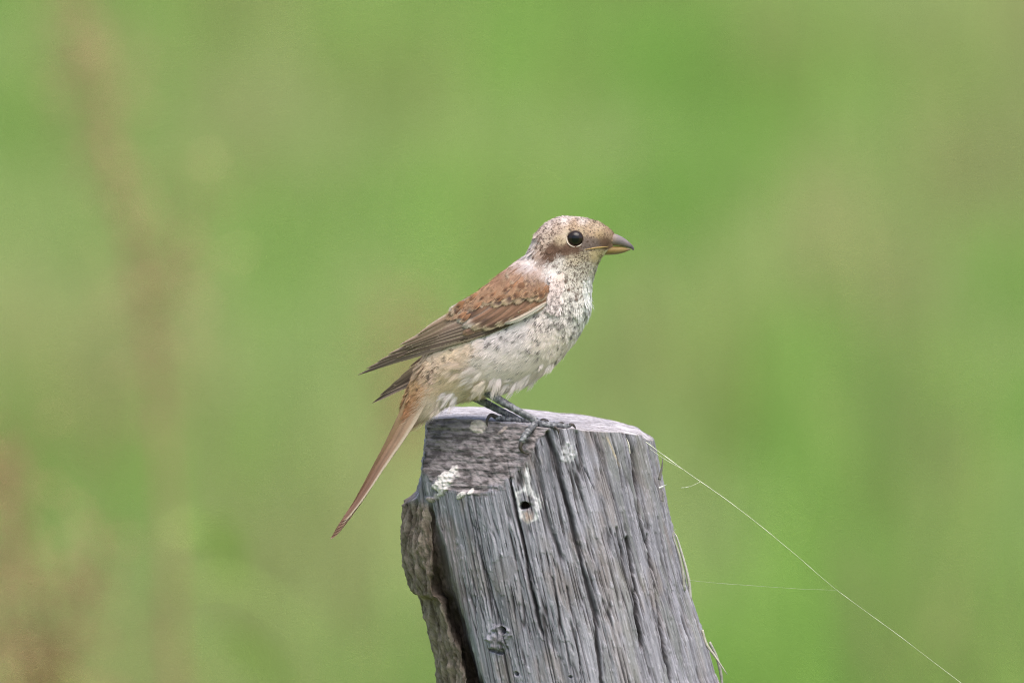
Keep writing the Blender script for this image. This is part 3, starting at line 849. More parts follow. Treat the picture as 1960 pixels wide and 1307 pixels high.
# ---- eyes
def make_eye(side):
    w = float(body_half(np.array(float(EYE[0])), np.array(float(EYE[1]))))
    r = 15.5
    cy = side * (w - 5.0)
    n, m = 24, 32
    th = np.linspace(0, math.pi, n); ph = np.linspace(0, 2 * math.pi, m, endpoint=False)
    TH, PHI = np.meshgrid(th, ph, indexing='ij')
    P = np.stack([EYE[0] + r * np.sin(TH) * np.cos(PHI), EYE[1] + r * .95 * np.sin(TH) * np.sin(PHI), cy + side * r * .8 * np.cos(TH)], -1)
    rr = np.hypot(P[..., 0] - EYE[0], P[..., 1] - EYE[1])
    C = mix((.004, .004, .005), (.016, .010, .007), sm(6.5, 8.5, rr)).reshape(-1, 3)
    e = obj('eye', mk_mesh('eye', B2W(P).reshape(-1, 3), grid_quads(n, m, True), None, C), M_eye, bird)
    # pale broken ring below, dark lid rim above
    def rim(a0, a1, rr_, colr, rad, nm, off=.4):
        a = np.linspace(a0, a1, 22)
        xx = EYE[0] + rr_ * np.cos(a); yy = EYE[1] + rr_ * .95 * np.sin(a)
        P = np.stack([xx, yy, side * (body_half(xx, yy) + off)], -1)
        k = np.sin(np.linspace(0, math.pi, 22)) ** .5
        V, q, t = tube(B2W(P), (rad * (.25 + .75 * k)) / S, 6)
        obj(nm, mk_mesh(nm, V, q, t, np.tile(colr, (len(V), 1))), M_skin, e)
    rim(math.radians(40), math.radians(84), 16.2, (.55, .48, .40), .85, 'eye_ring', 1.4)
    rim(math.radians(92), math.radians(188), 16.4, (.58, .51, .43), .95, 'eye_ring', 1.4)
    rim(math.radians(190), math.radians(395), 15.4, (.09, .065, .05), 1.4, 'eyelid', 1.3)
make_eye(-1); make_eye(1)

# ---- wings: every feather conforms to the body's side
YMIN = ([680, 720, 780, 860, 900, 950, 1060], [15, 19, 26, 33, 30, 22, 12])
def wing_y(px, py):
    a = body_half(px, py) + 3.0 - 9.0 * sm(1018, 1056, px) - 4.0 * sm(548, 520, py + (px - 1000) * .45)
    b = np.interp(px, *YMIN)
    d = a - b
    return np.where(np.abs(d) < 12, (a + b) / 2 + 3 + d * d / 48.0, np.maximum(a, b))
def shape(u, kind):
    if kind == 'long':
        return np.minimum(sm(-.15, .2, u), 1) * (1 - np.clip((u - .45) / .55, 0, 1) ** 1.7) ** .8
    if kind == 'round':
        return (.55 + .45 * sm(0, .5, u)) * np.sqrt(np.clip(1 - np.clip((u - .62) / .38, 0, 1) ** 2.4, 0, 1))
    return np.interp(u, [0, .12, .26, .42, .6, .76, .92, 1], [.75, 1, 1, .82, .5, .33, .2, .02])
FAR_ROT = math.radians(-8.7)
fcount = [0]
def feather(name, parent, pts, W, kind, colfun, off, side=-1, roof=None, n=26, m=9, far=False, camber=1.4):
    fcount[0] += 1
    k = fcount[0] * 5.17
    P = cr(np.asarray(pts, float), np.linspace(0, len(pts) - 1, n))
    u = np.linspace(0, 1, n)
    T = np.gradient(P[:, :2], axis=0); T /= np.linalg.norm(T, axis=1, keepdims=True) + 1e-9
    Nn = np.stack([-T[:, 1], T[:, 0]], -1)
    v = np.linspace(-1, 1, m)
    wid = W * shape(u, kind)
    edge = 1 + .10 * (noise2(u * n / 1.6, 0 * u + k, 120)[:, None] - .5) * (np.abs(v) > .9)
    lat = wid[:, None] * v[None] * edge
    U, Vv = np.meshgrid(u, v, indexing='ij')
    if roof is None:
        x = P[:, None, 0] + Nn[:, None, 0] * lat; y = P[:, None, 1] + Nn[:, None, 1] * lat
        yy = wing_y(x, y) + off + camber * (1 - Vv ** 2) - .0 + 1.0 * np.exp(-(Vv / .09) ** 2)
        yy = yy + 1.6 * U                       # tips lie on top of the next ones
    else:
        x = P[:, None, 0] + Nn[:, None, 0] * lat * math.cos(roof); y = P[:, None, 1] + Nn[:, None, 1] * lat * math.cos(roof)
        yy = P[:, None, 2] + lat * math.sin(roof) + off + camber * (1 - Vv ** 2)
    if far:
        c, s = math.cos(FAR_ROT), math.sin(FAR_ROT)
        dx, dy = x - 1050, y - 560
        x, y = 1050 + c * dx - s * dy, 560 + s * dx + c * dy
    C = colfun(U, Vv, k)
    # barbs: fine streaks running outwards and to the tip
    st = noise2((U * n * 1.1 - np.abs(Vv) * 3.5), np.sign(Vv) * 3 + k, 121)
    C = C * (.88 + .24 * st)[..., None] * np.array([.90, .99, 1.10])
    C = mix(C, np.asarray(C) * .55, .6 * np.exp(-(Vv / .08) ** 2))
    PP = np.stack([x, y, side * yy], -1)
    # loose barb ends along both edges and round the tip
    rr = np.random.default_rng(int(k * 1000))
    nf = 150 if kind == 'round' else 70
    uu = np.sort(.25 + .75 * rr.random(nf)) * (n - 1)
    vi = np.where(rr.random(nf) < .5, 0, m - 1)
    if kind == 'round':
        tipm = rr.random(nf) < .4
        uu = np.where(tipm, (n - 1) * (.90 + .09 * rr.random(nf)), uu); vi = np.where(tipm, rr.integers(0, m, nf), vi)
    i0 = np.clip(np.floor(uu).astype(int), 1, n - 2); fr = (uu - i0).clip(0, 1)[:, None]
    e0 = PP[i0, vi] * (1 - fr) + PP[i0 + 1, vi] * fr
    ax = PP[i0 + 1, m // 2] - PP[i0, m // 2]; ax = ax / (np.linalg.norm(ax, axis=1, keepdims=True) + 1e-9)
    outv = e0 - (PP[i0, m // 2] * (1 - fr) + PP[i0 + 1, m // 2] * fr); on = np.linalg.norm(outv, axis=1, keepdims=True) + 1e-6
    dd = ax + outv / on * (.35 if kind == 'round' else .22) * np.minimum(on / 3, 1); dd /= np.linalg.norm(dd, axis=1, keepdims=True)
    ll = ((2.2 if kind == 'round' else 1.6) + 3.0 * rr.random((nf, 1)) ** 2) * (1.0 if kind == 'round' else .8)
    sidev = np.cross(dd, np.array([0, 0, 1.0])); sidev /= np.linalg.norm(sidev, axis=1, keepdims=True) + 1e-9
    lift = np.array([0, 0, side * .4])
    f0 = e0 - dd * 2.2 - sidev * .55 + lift; f1 = e0 - dd * 2.2 + sidev * .55 + lift; f2 = e0 + dd * ll + lift * (2 * rr.random((nf, 1)))
    FC = C[i0, vi] * (.8 + .4 * rr.random((nf, 1)))
    PV = np.vstack([PP.reshape(-1, 3), np.stack([f0, f1, f2], 1).reshape(-1, 3)])
    CV = np.vstack([C.reshape(-1, 3), np.repeat(FC, 3, 0)])
    tr = n * m + np.arange(nf * 3).reshape(-1, 3)
    return obj(name, mk_mesh(name, B2W(PV), grid_quads(n, m), tr, CV), M_feather, parent)
def col_flight(fr=.5, base=(.155, .10, .068), fringe=(.46, .33, .21)):
    def f(U, V, k):
        c = mix(np.array(base) * 1.05, np.array(base) * .72, sm(.5, 1, U))
        return mix(c, fringe, np.maximum(sm(.5, .85, np.abs(V)) * fr * 1.4, sm(.965, 1, U) * .8).clip(0, 1))
    return f
def col_covert(core=(.30, .155, .085), tip=(.54, .40, .26), dark=(.10, .055, .035), dk=.8, tipw=.13, sub=.10):
    def f(U, V, k):
        rr = np.random.default_rng(int(k * 100))
        tw = tipw * (.6 + .9 * rr.random()); dd = dk * (.35 + .8 * rr.random()); tl = .55 + .4 * rr.random()
        sk = (rr.random() - .5) * .16
        r = U + .10 * V ** 2 + sk * V + .07 * (noise2(V * 4 + k, U * 2, 124) - .5)
        c = mix(core, np.array(core) * .72, noise2(U * 3, V * 2 + k, 122))
        c = mix(c, dark, .7 * dk * sm(.15, .75, -V) * sm(.05, .3, U))
        c = mix(c, dark, dd * np.exp(-((V - sk) / .30) ** 2) * sm(.30, .75, U) * .6)
        c = mix(c, dark, np.clip(dd * np.exp(-((r - (1 - tw - sub)) / sub) ** 2) * 1.5 * noise2(V * 2 + k, U * 0, 123), 0, 1))
        c = mix(c, tip, np.maximum(tl * sm(1 - tw * 1.5, 1 - tw * .3, r), .5 * sm(.60, .98, np.abs(V)) * sm(.1, .5, U)))
        return c
    return f
def line(base, tip, bend=0.0, n=4):
    b, t = np.array(base, float), np.array(tip, float)
    t = t + jr.normal(0, 1.6, 2); b = b + jr.normal(0, 1.2, 2)
    d = t - b; nn = np.array([-d[1], d[0]])
    return [tuple(b + d * s + nn * bend * math.sin(math.pi * s)) for s in np.linspace(0, 1, n)]
jr = np.random.default_rng(21)
def make_wing(side, far):
    kw = dict(side=side, far=far)
    fw = 1.5 if far else 1.0
    # under layer: inner wing panel
    w = feather('wing', bird, [(1052, 566), (1010, 575), (950, 600), (890, 630), (850, 648)], 25, 'round', lambda U, V, k: np.broadcast_to(np.array((.14, .085, .055)), U.shape + (3,)), .2, n=30, m=11, **kw)
    L = lambda *a, **k: feather(*a, **k, **kw)
    # outer flight feathers, longest first
    L('primary_feather', w, [(960, 622), (900, 642), (830, 666), (755, 690), (684, 718)], 8.0 * fw, 'long', col_flight(.35, (.13, .088, .065), (.30, .21, .14)), .5)
    L('primary_feather', w, [(955, 618), (900, 636), (830, 658), (760, 682), (700, 706)], 8.5 * fw, 'long', col_flight(.45, (.15, .10, .07), (.34, .24, .16)), 1.1)
    L('primary_feather', w, [(950, 614), (900, 631), (835, 652), (775, 673), (723, 691)], 9.5 * fw, 'long', col_flight(.5), 1.7)
    L('primary_feather', w, [(945, 610), (895, 627), (835, 647), (785, 664), (743, 678)], 10 * fw, 'long', col_flight(.6), 2.3)
    L('primary_feather', w, [(950, 629), (900, 645), (850, 658), (800, 671), (757, 685)], 6.0, 'long', col_flight(.5, (.16, .10, .07)), 2.0)
    L('secondary_feather', w, [(950, 624), (905, 640), (860, 653), (815, 664), (775, 677)], 5, 'long', col_flight(.9), 2.8)
    L('secondary_feather', w, [(945, 617), (900, 634), (860, 646), (820, 658), (785, 668)], 5, 'long', col_flight(.9), 3.4)
    L('secondary_feather', w, [(940, 611), (900, 627), (860, 640), (820, 654), (780, 668)], 5, 'long', col_flight(.9), 4.0)
    L('secondary_feather', w, [(940, 604), (895, 622), (855, 636), (815, 651), (775, 666)], 5.2, 'long', col_flight(.9), 4.6)
    L('tertial_feather', w, [(940, 596), (890, 616), (850, 631), (805, 650), (768, 664)], 7.5, 'long', col_flight(.7, (.23, .145, .095), (.46, .33, .22)), 5.2)
    L('tertial_feather', w, [(935, 582), (885, 604), (845, 622), (805, 643), (764, 661)], 9, 'long', col_flight(.6, (.26, .165, .105), (.48, .35, .24)), 5.8)
    L('tertial_feather', w, [(930, 574), (890, 594), (860, 608), (830, 623), (800, 640)], 9, 'long', col_flight(.6, (.28, .175, .11), (.50, .37, .26)), 6.4)
    # dark lower edge, rusty primary covert, pale leading edge
    L('secondary_feather', w, [(1010, 603), (970, 621), (925, 638), (880, 651)], 5, 'round', col_flight(.1, (.075, .045, .033)), .9)
    L('primary_covert', w, line((950, 612), (886, 637), .03), 7.5, 'round', col_covert((.24, .13, .08), (.36, .21, .12), dk=.5), 5.0)
    L('primary_covert', w, line((965, 612), (905, 634), .03), 7.0, 'round', col_covert((.20, .11, .07), (.3, .19, .11), dk=.5), 4.4)
    L('alula_feather', w, [(1058, 573), (1040, 583), (1012, 600), (988, 612), (966, 619)], 4.2, 'round', lambda U, V, k: mix((.42, .31, .22), (.58, .48, .38), sm(-.4, .5, -V)), 8.0)
    # greater coverts, the row with buff tips
    gc = [((1050, 568), (1012, 593)), ((1046, 570), (993, 601)), ((1036, 572), (971, 610)), ((1018, 572), (946, 622)), ((1000, 574), (924, 628)), ((984, 574), (903, 628)), ((968, 572), (887, 623)), ((954, 566), (874, 616)), ((940, 560), (864, 606)), ((930, 556), (861, 596))]
    for i, (b_, t_) in enumerate(gc):
        L('greater_covert', w, line(b_, t_, -.05), 9.6 if i < 8 else 8.5, 'round',
          col_covert((.29, .14, .07) if i < 3 else (.27, .135, .075), (.50, .36, .22) if i < 6 else (.64, .52, .40), dk=1.15 if i > 1 else .5, tipw=.10 if i < 6 else .13), 5.4 + .35 * i)
    mc = [((1050, 545), (1026, 575)), ((1038, 542), (1008, 576)), ((1020, 543), (985, 579)), ((1002, 545), (962, 581)), ((982, 548), (940, 584)), ((964, 552), (920, 582))]
    for i, (b_, t_) in enumerate(mc):
        L('median_covert', w, line(b_, t_, -.04), 9.5, 'round', col_covert((.29, .15, .085), (.55, .38, .22), (.075, .045, .035), dk=1.0, tipw=.17, sub=.11), 8.8 + .2 * i, n=18)
    lc = [((1030, 528), (1014, 557)), ((1010, 530), (990, 560)), ((1020, 520), (1003, 544)), ((1000, 520), (980, 546)), ((990, 535), (966, 562))]
    for i, (b_, t_) in enumerate(lc):
        L('lesser_covert', w, line(b_, t_, -.04), 9.0, 'round', col_covert((.27, .155, .10), (.36, .22, .13), (.12, .07, .05), dk=.6, tipw=.12, sub=.08), 10.2 + .15 * i, n=16)
    scp = [((975, 525), (948, 549)), ((982, 532), (950, 562)), ((958, 538), (928, 563)), ((966, 545), (932, 574)), ((942, 550), (910, 576)), ((950, 556), (914, 586)), ((925, 562), (894, 586)), ((934, 566), (898, 594)), ((908, 574), (878, 596)), ((916, 578), (880, 604)), ((894, 584), (866, 602)), ((995, 512), (972, 532)), ((1002, 520), (978, 542))]
    for i, (b_, t_) in enumerate(scp):
        L('scapular_feather', w, line(b_, t_, .04), 8.8, 'round',
          col_covert((.33, .175, .10), (.50, .36, .24) if i % 2 else (.44, .30, .19), (.085, .05, .035), dk=.35 if i in (0, 2, 11, 12, 4) else .75, tipw=.13, sub=.07), 8.2 + .25 * i, n=18)
    return w
wn = make_wing(-1, False); wf = make_wing(1, True)
def mantle(side, parent):
    r = np.random.default_rng(77)
    m = 2600
    x = 850 + 215 * r.random(m); y = 495 + 120 * r.random(m)
    poly = [(1062, 572), (1066, 545), (1048, 527), (1020, 508), (992, 503), (930, 549), (866, 601), (880, 600), (912, 580), (950, 565), (990, 557), (1040, 553)]
    k = inside(x, y, poly); x, y = x[k], y[k]
    n = len(x)
    fy = lambda a, b: wing_y(a, b) + 11.5 - 9 * sm(1030, 1062, a)
    e = 2.0
    P = np.stack([x, y, side * fy(x, y)], -1)
    gx = (fy(x + e, y) - fy(x - e, y)) / (2 * e); gy = (fy(x, y + e) - fy(x, y - e)) / (2 * e)
    N = np.stack([-gx, -gy, np.ones(n)], -1); N[:, 2] *= side; N /= np.linalg.norm(N, axis=1, keepdims=True)
    d = mix(np.array([-.80, .60]), np.array([-.62, .78]), sm(960, 1050, x))
    T = np.stack([d[:, 0], d[:, 1], side * (gx * d[:, 0] + gy * d[:, 1])], -1)
    T -= N * np.sum(T * N, 1, keepdims=True); T /= np.linalg.norm(T, axis=1, keepdims=True)
    L = 19 + 5 * r.random(n) - 4 * sm(1020, 1060, x)
    C, _ = plum(x, y); Ct, _ = plum(x + T[:, 0] * L * .6, y + T[:, 1] * L * .6)
    C = mix(C, (.30, .155, .085), .45 * sm(1062, 1040, x)); Ct = mix(Ct, (.32, .17, .095), .45 * sm(1062, 1040, x))
    mot = (.72 + .6 * fbm(x / 14, y / 14, 150, 3))[:, None]
    C = C * mot * np.array([.90, .99, 1.10]); Ct = Ct * mot * np.array([.92, .99, 1.08])
    low = sm(536, 553, y + (x - 1000) * -.12)
    Ct = mix(Ct, (.50, .34, .20), .5 * low)
    mark = r.random(n) < .13 + .22 * sm(1000, 1040, x) * sm(540, 555, y) + .08 * sm(930, 890, x)
    dark = np.tile((.055, .034, .026), (n, 1))
    z = np.zeros(n)
    tc = (np.tile((.54, .38, .23), (n, 1)), np.where(mark, .75, .25 * r.random(n)))
    fans('mantle_plumage', parent, P, T, N, L, L * .36, C, Ct, mark, dark, z > 1, z, (L / 20) * (.5 + .6 * r.random(n)), z + .55, 17, (.60, .14), tc, .25)
mantle(-1, wn)
SPOT = [(963.5, 556.5), (976, 550), (983, 568), (1005, 566), (1021.5, 563), (1041, 562), (920, 572.6), (939, 566), (875, 587), (871, 599), (877, 609), (899, 574), (952, 576), (908, 589), (993, 552), (1030, 571), (886, 612)]
def breast_edge(side):
    r = np.random.default_rng(31)
    n = 120
    x = 1058 + 20 * r.random(n); y = 522 + 66 * r.random(n); x = x - 4 * sm(560, 590, y)
    fy = lambda a, b: body_half(a, b) + 5.0
    e = 2.0
    gx = (fy(x + e, y) - fy(x - e, y)) / (2 * e); gy = (fy(x, y + e) - fy(x, y - e)) / (2 * e)
    N = np.stack([-gx, -gy, np.ones(n)], -1); N[:, 2] *= side; N /= np.linalg.norm(N, axis=1, keepdims=True)
    d = np.array([-.52, .85])
    T = np.stack([np.full(n, d[0]), np.full(n, d[1]), side * (gx * d[0] + gy * d[1])], -1)
    T -= N * np.sum(T * N, 1, keepdims=True); T /= np.linalg.norm(T, axis=1, keepdims=True)
    L = 17 + 6 * r.random(n)
    C, bp = plum(x + 6, y); z = np.zeros(n)
    C = C * np.array([1.12, 1.04, 1.07])
    fans('breast_edge_plumage', bird, np.stack([x, y, side * fy(x, y)], -1), T, N, L, L * .3, C, C, r.random(n) < .5, np.tile((.06, .045, .04), (n, 1)), z > 1, z, 2.0 + 2 * r.random(n), z + .3, 13, (.66, .16))
breast_edge(-1); breast_edge(1)
def spotted(side, parent):
    r = np.random.default_rng(5)
    x = np.array([p[0] for p in SPOT]); y = np.array([p[1] for p in SPOT]); n = len(x)
    d = mix(np.array([-.80, .60]), np.array([-.62, .78]), sm(960, 1050, x))
    L = 25 + 5 * r.random(n)
    x = x - d[:, 0] * L * .72; y = y - d[:, 1] * L * .72
    fy = lambda a, b: wing_y(a, b) + 13.3 - 8 * sm(1035, 1066, a)
    e = 2.0
    gx = (fy(x + e, y) - fy(x - e, y)) / (2 * e); gy = (fy(x, y + e) - fy(x, y - e)) / (2 * e)
    N = np.stack([-gx, -gy, np.ones(n)], -1); N[:, 2] *= side; N /= np.linalg.norm(N, axis=1, keepdims=True)
    T = np.stack([d[:, 0], d[:, 1], side * (gx * d[:, 0] + gy * d[:, 1])], -1)
    T -= N * np.sum(T * N, 1, keepdims=True); T /= np.linalg.norm(T, axis=1, keepdims=True)
    C = np.tile((.27, .14, .075), (n, 1)) * (.8 + .5 * r.random((n, 1)))
    z = np.zeros(n)
    fans('spotted_plumage', parent, np.stack([x, y, side * fy(x, y)], -1), T, N, L, L * .27, C, C * 1.05, z < 1, np.tile((.045, .028, .022), (n, 1)), z > 1, z, 0.4 + .3 * r.random(n), z + .35, 19, (.60, .08), (np.tile((.56, .40, .25), (n, 1)), .8 + z), .25)
spotted(-1, wn)

# ---- tail: twelve feathers folded like a roof
def tail_col(i):
    def f(U, V, k):
        c = mix((.45, .285, .165), (.23, .115, .072), sm(.2, .75, U))
        fr = sm(.5, .8, V) * (1.0 if i >= 4 else .15) * (1 - sm(.9, .97, U))
        c = c * (1.08 - .07 * (i % 3))
        c = mix(c, (.56, .43, .29), fr * .8 * sm(.12, .4, U))
        return mix(c, (.60, .50, .36), sm(.97, .995, U) * (i == 0))
    return f
TC_ = [(826, 690), (806, 737), (787, 780), (757, 838), (717, 905), (681, 966), (648, 1014), (633, 1031)]
tailroot = None
for i in range(6):
    for side in (-1, 1):
        sh = i * 1.1
        pts = []
        ln = 1 - .02 * i
        for j, (a, b) in enumerate(TC_):
            k = j / (len(TC_) - 1)
            pts.append((826 + (a - 826) * ln + sh * .9 * (1 - .75 * k), 690 + (b - 690) * ln + sh * .45 * (1 - .75 * k), (2 + i * 2.2) * (1 - .55 * k)))
        W = (25 if i else 22)
        prof = W
        def colr(U, V, k, g=tail_col(i)): return g(U, -V, k)
        o = feather('tail' if tailroot is None else 'tail_feather', bird if tailroot is None else tailroot, pts, W, 'tail', colr, 0, side=side, roof=math.radians(-42), n=34, camber=.8)
        if tailroot is None: tailroot = o

# ---- legs and feet
def top_py(px, yy):
    return np.interp(px, TOPX, TOPY) + (-0.018 * S - yy) * -0.0 + (POST_Y * S * 0 - yy - 0.018 * S) * math.tan(PITCH)
def leg_col(V, k, light=1.0):
    P = V * S
    f = fbm(P[:, 0] / 5 + k, P[:, 2] / 3, 130, 3)
    return mix((.055, .056, .062), (.235, .237, .245), sm(.35, .8, f)) * light
def limb(name, pts, r, parent, k, n=40, scute=14, colr=None, seg=12, amp=.07):
    P = B2W(np.array(pts, float))
    V, q, t = tube(P, np.array(r) / S, seg, n, (lambda u: 1 + amp * np.sin(u * scute * 2 * math.pi)) if scute else None)
    C = leg_col(V, k) if colr is None else np.tile(colr, (len(V), 1)) * (.8 + .4 * fbm(V[:, 0] * S / 4, V[:, 2] * S / 4, 131, 2))[:, None]
    return obj(name, mk_mesh(name, V, q, t, C), M_leg, parent)
def toe(parent, pts, r, claw, k):
    limb('toe', pts, r, parent, k, 36, 7, amp=.10)
    limb('claw', claw, [r[-1] * .95, r[-1] * .75, r[-1] * .5, r[-1] * .12], parent, k, 16, 0, (.045, .036, .03), 8)
def on(px, yy, r): return (px, float(top_py(px, yy)) - r * .85, yy)
# near leg
near = limb('leg', [(912, 738, -24), (938, 754, -30), (965, 771, -39), (998, 790, -49), (1022, 803, -56), (1030, 809, -58)], [8.5, 8.5, 7.6, 6.6, 6.8, 6.5], bird, 1, 60, 13, amp=.035)
toe(near, [(1026, 809, -58), on(1044, -60, 5.5), on(1064, -62, 5.2), on(1082, -62, 4.8), (1092, float(top_py(1092, -62)) - 6.5, -62)], [6.2, 5.6, 5.0, 4.6, 3.8],
    [(1090, float(top_py(1092, -62)) - 7, -62), (1096, float(top_py(1096, -62)) - 8, -63), (1100, float(top_py(1100, -62)) - 4, -63), (1102, float(top_py(1102, -62)) + 1, -63)], 2)
toe(near, [(1026, 809, -58), on(1040, -45, 5.2), on(1056, -34, 5), on(1070, -26, 4.4)], [5.8, 5.2, 4.6, 3.8],
    [on(1068, -27, 4.6), (1075, float(top_py(1075, -23)) - 7, -23), (1080, float(top_py(1080, -20)) - 4, -20), on(1082, -19, -.5)], 3)
toe(near, [(1026, 809, -58), on(1042, -72, 5), on(1056, -82, 4.6), (1064, float(top_py(1064, -90)) - 1, -90)], [5.6, 5, 4.2, 3.4],
    [(1062, float(top_py(1062, -88)) - 2, -89), (1067, float(top_py(1067, -92)) + 1, -94), (1069, float(top_py(1069, -93)) + 6, -95), (1069, float(top_py(1069, -93)) + 11, -93)], 4)
toe(near, [(1028, 808, -58), (1020, 816, -72), (1010, 827, -88), (1002, 838, -97), (998, 848, -99)], [6.6, 6.4, 6.2, 6.2, 5.2],
    [(999, 845, -99), (996, 855, -101), (1001, 865, -99), (1013, 869, -93)], 5)
# far leg
far = limb('leg', [(888, 748, 16), (905, 758, 16), (935, 774, 18), (962, 788, 18), (984, 799, 16), (991, 804, 14)], [8.5, 8.5, 7.4, 6.6, 6.6, 6.2], bird, 6, 60, 13, amp=.035)
toe(far, [(990, 804, 14), (974, float(top_py(974, 8)) - 5.6, 8), (960, float(top_py(960, 4)) - 6.0, 4), (948, float(top_py(948, 0)) - 7.5, 0)], [6.4, 6.0, 6.0, 4.8],
    [(951, float(top_py(951, 0)) - 8.5, 1), (939, float(top_py(939, -2)) - 12, -4), (932, float(top_py(932, -2)) - 1, -9), (933, float(top_py(932, -2)) + 11, -10)], 7)
for dyy, L_, k in ((12, 40, 8), (26, 36, 9), (-4, 34, 10)):
    toe(far, [(989, 804, 14), on(1000, 14 + dyy * .3, 5.2), on(1000 + L_ * .5, 14 + dyy * .8, 5), on(1000 + L_, 14 + dyy * 1.2, 4.2)], [6, 5.2, 4.6, 3.8],
        [on(998 + L_, 14 + dyy * 1.2, 4.4), (1005 + L_, float(top_py(1005 + L_, 14 + dyy * 1.3)) - 7, 14 + dyy * 1.3), (1010 + L_, float(top_py(1010 + L_, 14 + dyy * 1.3)) - 4, 14 + dyy * 1.35), on(1012 + L_, 14 + dyy * 1.4, -.5)], k)

# ------------------------------------------------------------------ spider silk
def silk(pts, r, name, parent=None, n=80, wob=0.8):
    P = np.array([tuple(unproj(a, b, y)) for a, b, y in pts])
    t = np.linspace(0, len(P) - 1, n)
    Q = cr(P, t)
    Q[:, 2] += wob / S * (noise2(t * 3, t * 0, 140) - .5)
    V, q, tr = tube(Q, np.interp(t, np.linspace(0, len(P) - 1, len(r)), r) / S * (.55 + .9 * noise2(t * 6, t * 0, 141) ** 1.5), 6)
    return mk_mesh(name, V, q, tr, np.tile((.66, .67, .52), (len(V), 1)))
mainpts = [(1236, 845, 0), (1300, 893, -.004), (1400, 963, -.008), (1500, 1042, -.012), (1600, 1127, -.016), (1720, 1215, -.02), (1842, 1308, -.024), (2600, 1880, -.05), (4200, 3080, -.08), (7900, 6120, -.1)]
th = obj('spider_thread', silk(mainpts, [1.0, .7, .5, .42, .38, .36, .36, .36, .36, .36], 'spider_thread', n=160), M_silk)
tag(th, 'pale spider silk thread stretched from the post top down into the grass', 'spider thread')
obj('thread_strand', silk([(1244, 858, 0), (1262, 872, -.001), (1285, 886, -.002), (1308, 898.5, -.004)], [.4, .5, .45], 'thread_strand', n=20), M_silk, th)
obj('thread_strand', silk([(1304, 933, -.006), (1320, 931, -.006), (1340, 922, -.006)], [.7, .5, .35], 'thread_strand', n=16), M_silk, th)
obj('thread_strand', silk([(1318, 1109, .03), (1345, 1113, .02), (1450, 1121, 0), (1540, 1127, -.012), (1602, 1129, -.016)], [.25, .28, .2, .16, .16], 'thread_strand', n=40), M_silk, th)

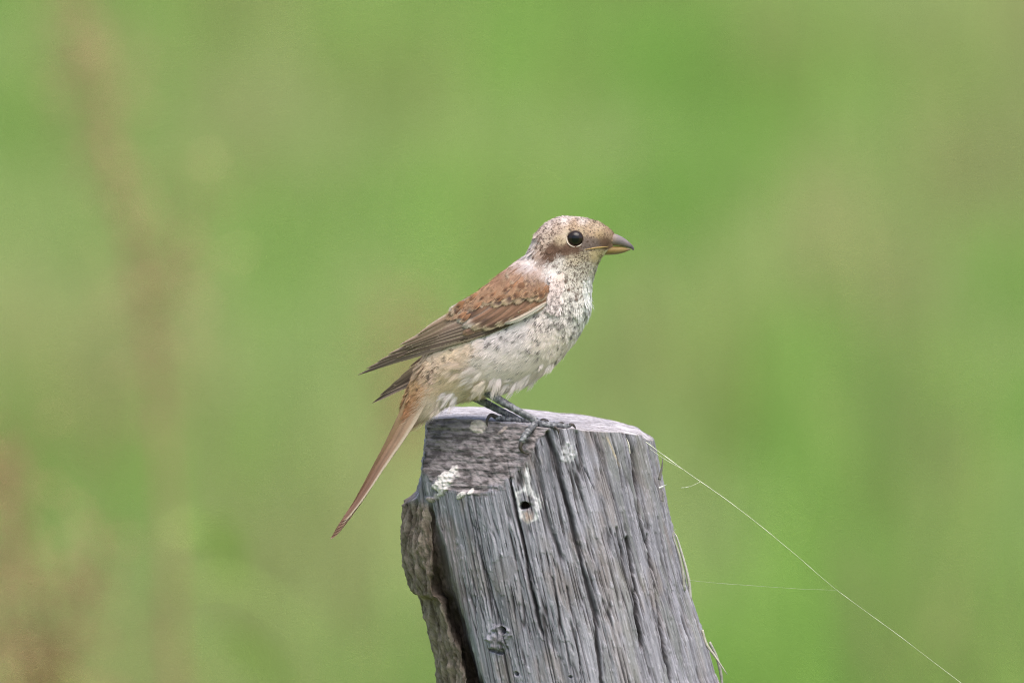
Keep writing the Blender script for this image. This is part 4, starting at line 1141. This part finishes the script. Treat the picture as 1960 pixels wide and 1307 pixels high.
# ------------------------------------------------------------------ dead dock plants standing in the meadow, far out of focus
def dock(label, pts, y, seed, head=(0.45, 1.0), spread=.02, branches=5, colr=(.36, .265, .14), dens=10):
    r = np.random.default_rng(seed)
    P = np.array([tuple(unproj(a, b, y)) for a, b in pts])
    root = thing('dock_plant', (float(P[0, 0]), y, 0.0), label, 'plant', 'dead dock plants in the meadow')
    P[0, 2] = -0.02
    n = 40
    t = np.linspace(0, len(P) - 1, n); Q = cr(P, t)
    V, q, tr = tube(Q, np.linspace(.006, .002, n), 8)
    obj('stem', mk_mesh('stem', V, q, tr, np.tile(colr, (len(V), 1)) * 1.1), M_dry, root)
    axes = [Q[int(n * head[0]):]]
    for b in range(branches):
        i = int(n * (head[0] - .05 + (1 - head[0]) * .6 * r.random()))
        az = r.random() * 6.28; ln = .10 + .10 * r.random()
        u = np.linspace(0, 1, 10)[:, None]
        br = Q[i] + u * np.array([math.cos(az) * .35 * ln, math.sin(az) * .35 * ln, ln]) + u * (1 - u) * np.array([math.cos(az), math.sin(az), -.3]) * .03
        V, q, tr = tube(br, np.linspace(.0028, .0012, 10), 6)
        obj('branch', mk_mesh('branch', V, q, tr, np.tile(colr, (len(V), 1))), M_dry, root)
        axes.append(br)
    VV, CC = [], []
    for A in axes:
        m = int(dens * len(A))
        c = A[r.integers(0, len(A), m)] + r.normal(0, spread * .5, (m, 3))
        s_ = .0035 + .003 * r.random((m, 1))
        d1 = r.normal(0, 1, (m, 3)); d1 /= np.linalg.norm(d1, axis=1, keepdims=True)
        d2 = np.cross(d1, r.normal(0, 1, (m, 3))); d2 /= np.linalg.norm(d2, axis=1, keepdims=True)
        VV.append(np.stack([c - d1 * s_, c - d2 * s_ * .7, c + d1 * s_, c + d2 * s_ * .7], 1).reshape(-1, 3))
        CC.append(np.repeat(np.array(colr) * (.7 + .9 * r.random((m, 1))), 4, 0))
    VV = np.vstack(VV)
    o = obj('seed_head', mk_mesh('seed_head', VV, np.arange(len(VV)).reshape(-1, 4), None, np.vstack(CC), smooth=False), M_dry, root)
    o['kind'] = 'stuff'
    for b in range(5):
        i = int(n * (.05 + .5 * r.random())); az = r.random() * 6.28; ln = .10 + .08 * r.random()
        u = np.linspace(0, 1, 9)
        cx = Q[i] + np.stack([np.cos(az) * u * ln * .8, np.sin(az) * u * ln * .8, ln * (.5 * u - .8 * u * u)], -1)
        w = .02 * np.sin(math.pi * np.clip(u * .94 + .05, 0, 1)) ** .7
        sd = np.array([-math.sin(az), math.cos(az), 0])
        V = np.stack([cx - sd * w[:, None], cx + np.array([0, 0, -.004]), cx + sd * w[:, None]], 1).reshape(-1, 3)
        obj('leaf', mk_mesh('leaf', V, grid_quads(9, 3), None, np.tile((.30, .42, .11), (len(V), 1))), M_dry, root)
    return root
dock('tall dead dock plant with long rusty seed head leaning left over the meadow', [(420, 2800), (345, 1500), (322, 1000), (290, 640), (215, 320), (120, -60)], 7.0, 1, (.5, 1), .040, 2, dens=11)
dock('short rusty brown dock plant with a thick seed head close above the grass', [(60, 3000), (70, 1700), (78, 1400), (85, 1120)], 5.6, 2, (.72, 1), .045, 3, (.28, .18, .10), 11)
dock('thin dead dock plant farther off behind the bird tail', [(775, 2300), (770, 1300), (762, 900), (745, 560)], 13.0, 3, (.6, 1), .05, 3, (.34, .22, .12), 12)
dock('slender dead dock plant with sparse seeds next to the thick seed head', [(-30, 2900), (-8, 1500), (0, 1150), (2, 860)], 6.4, 4, (.8, 1), .022, 1, dens=10)
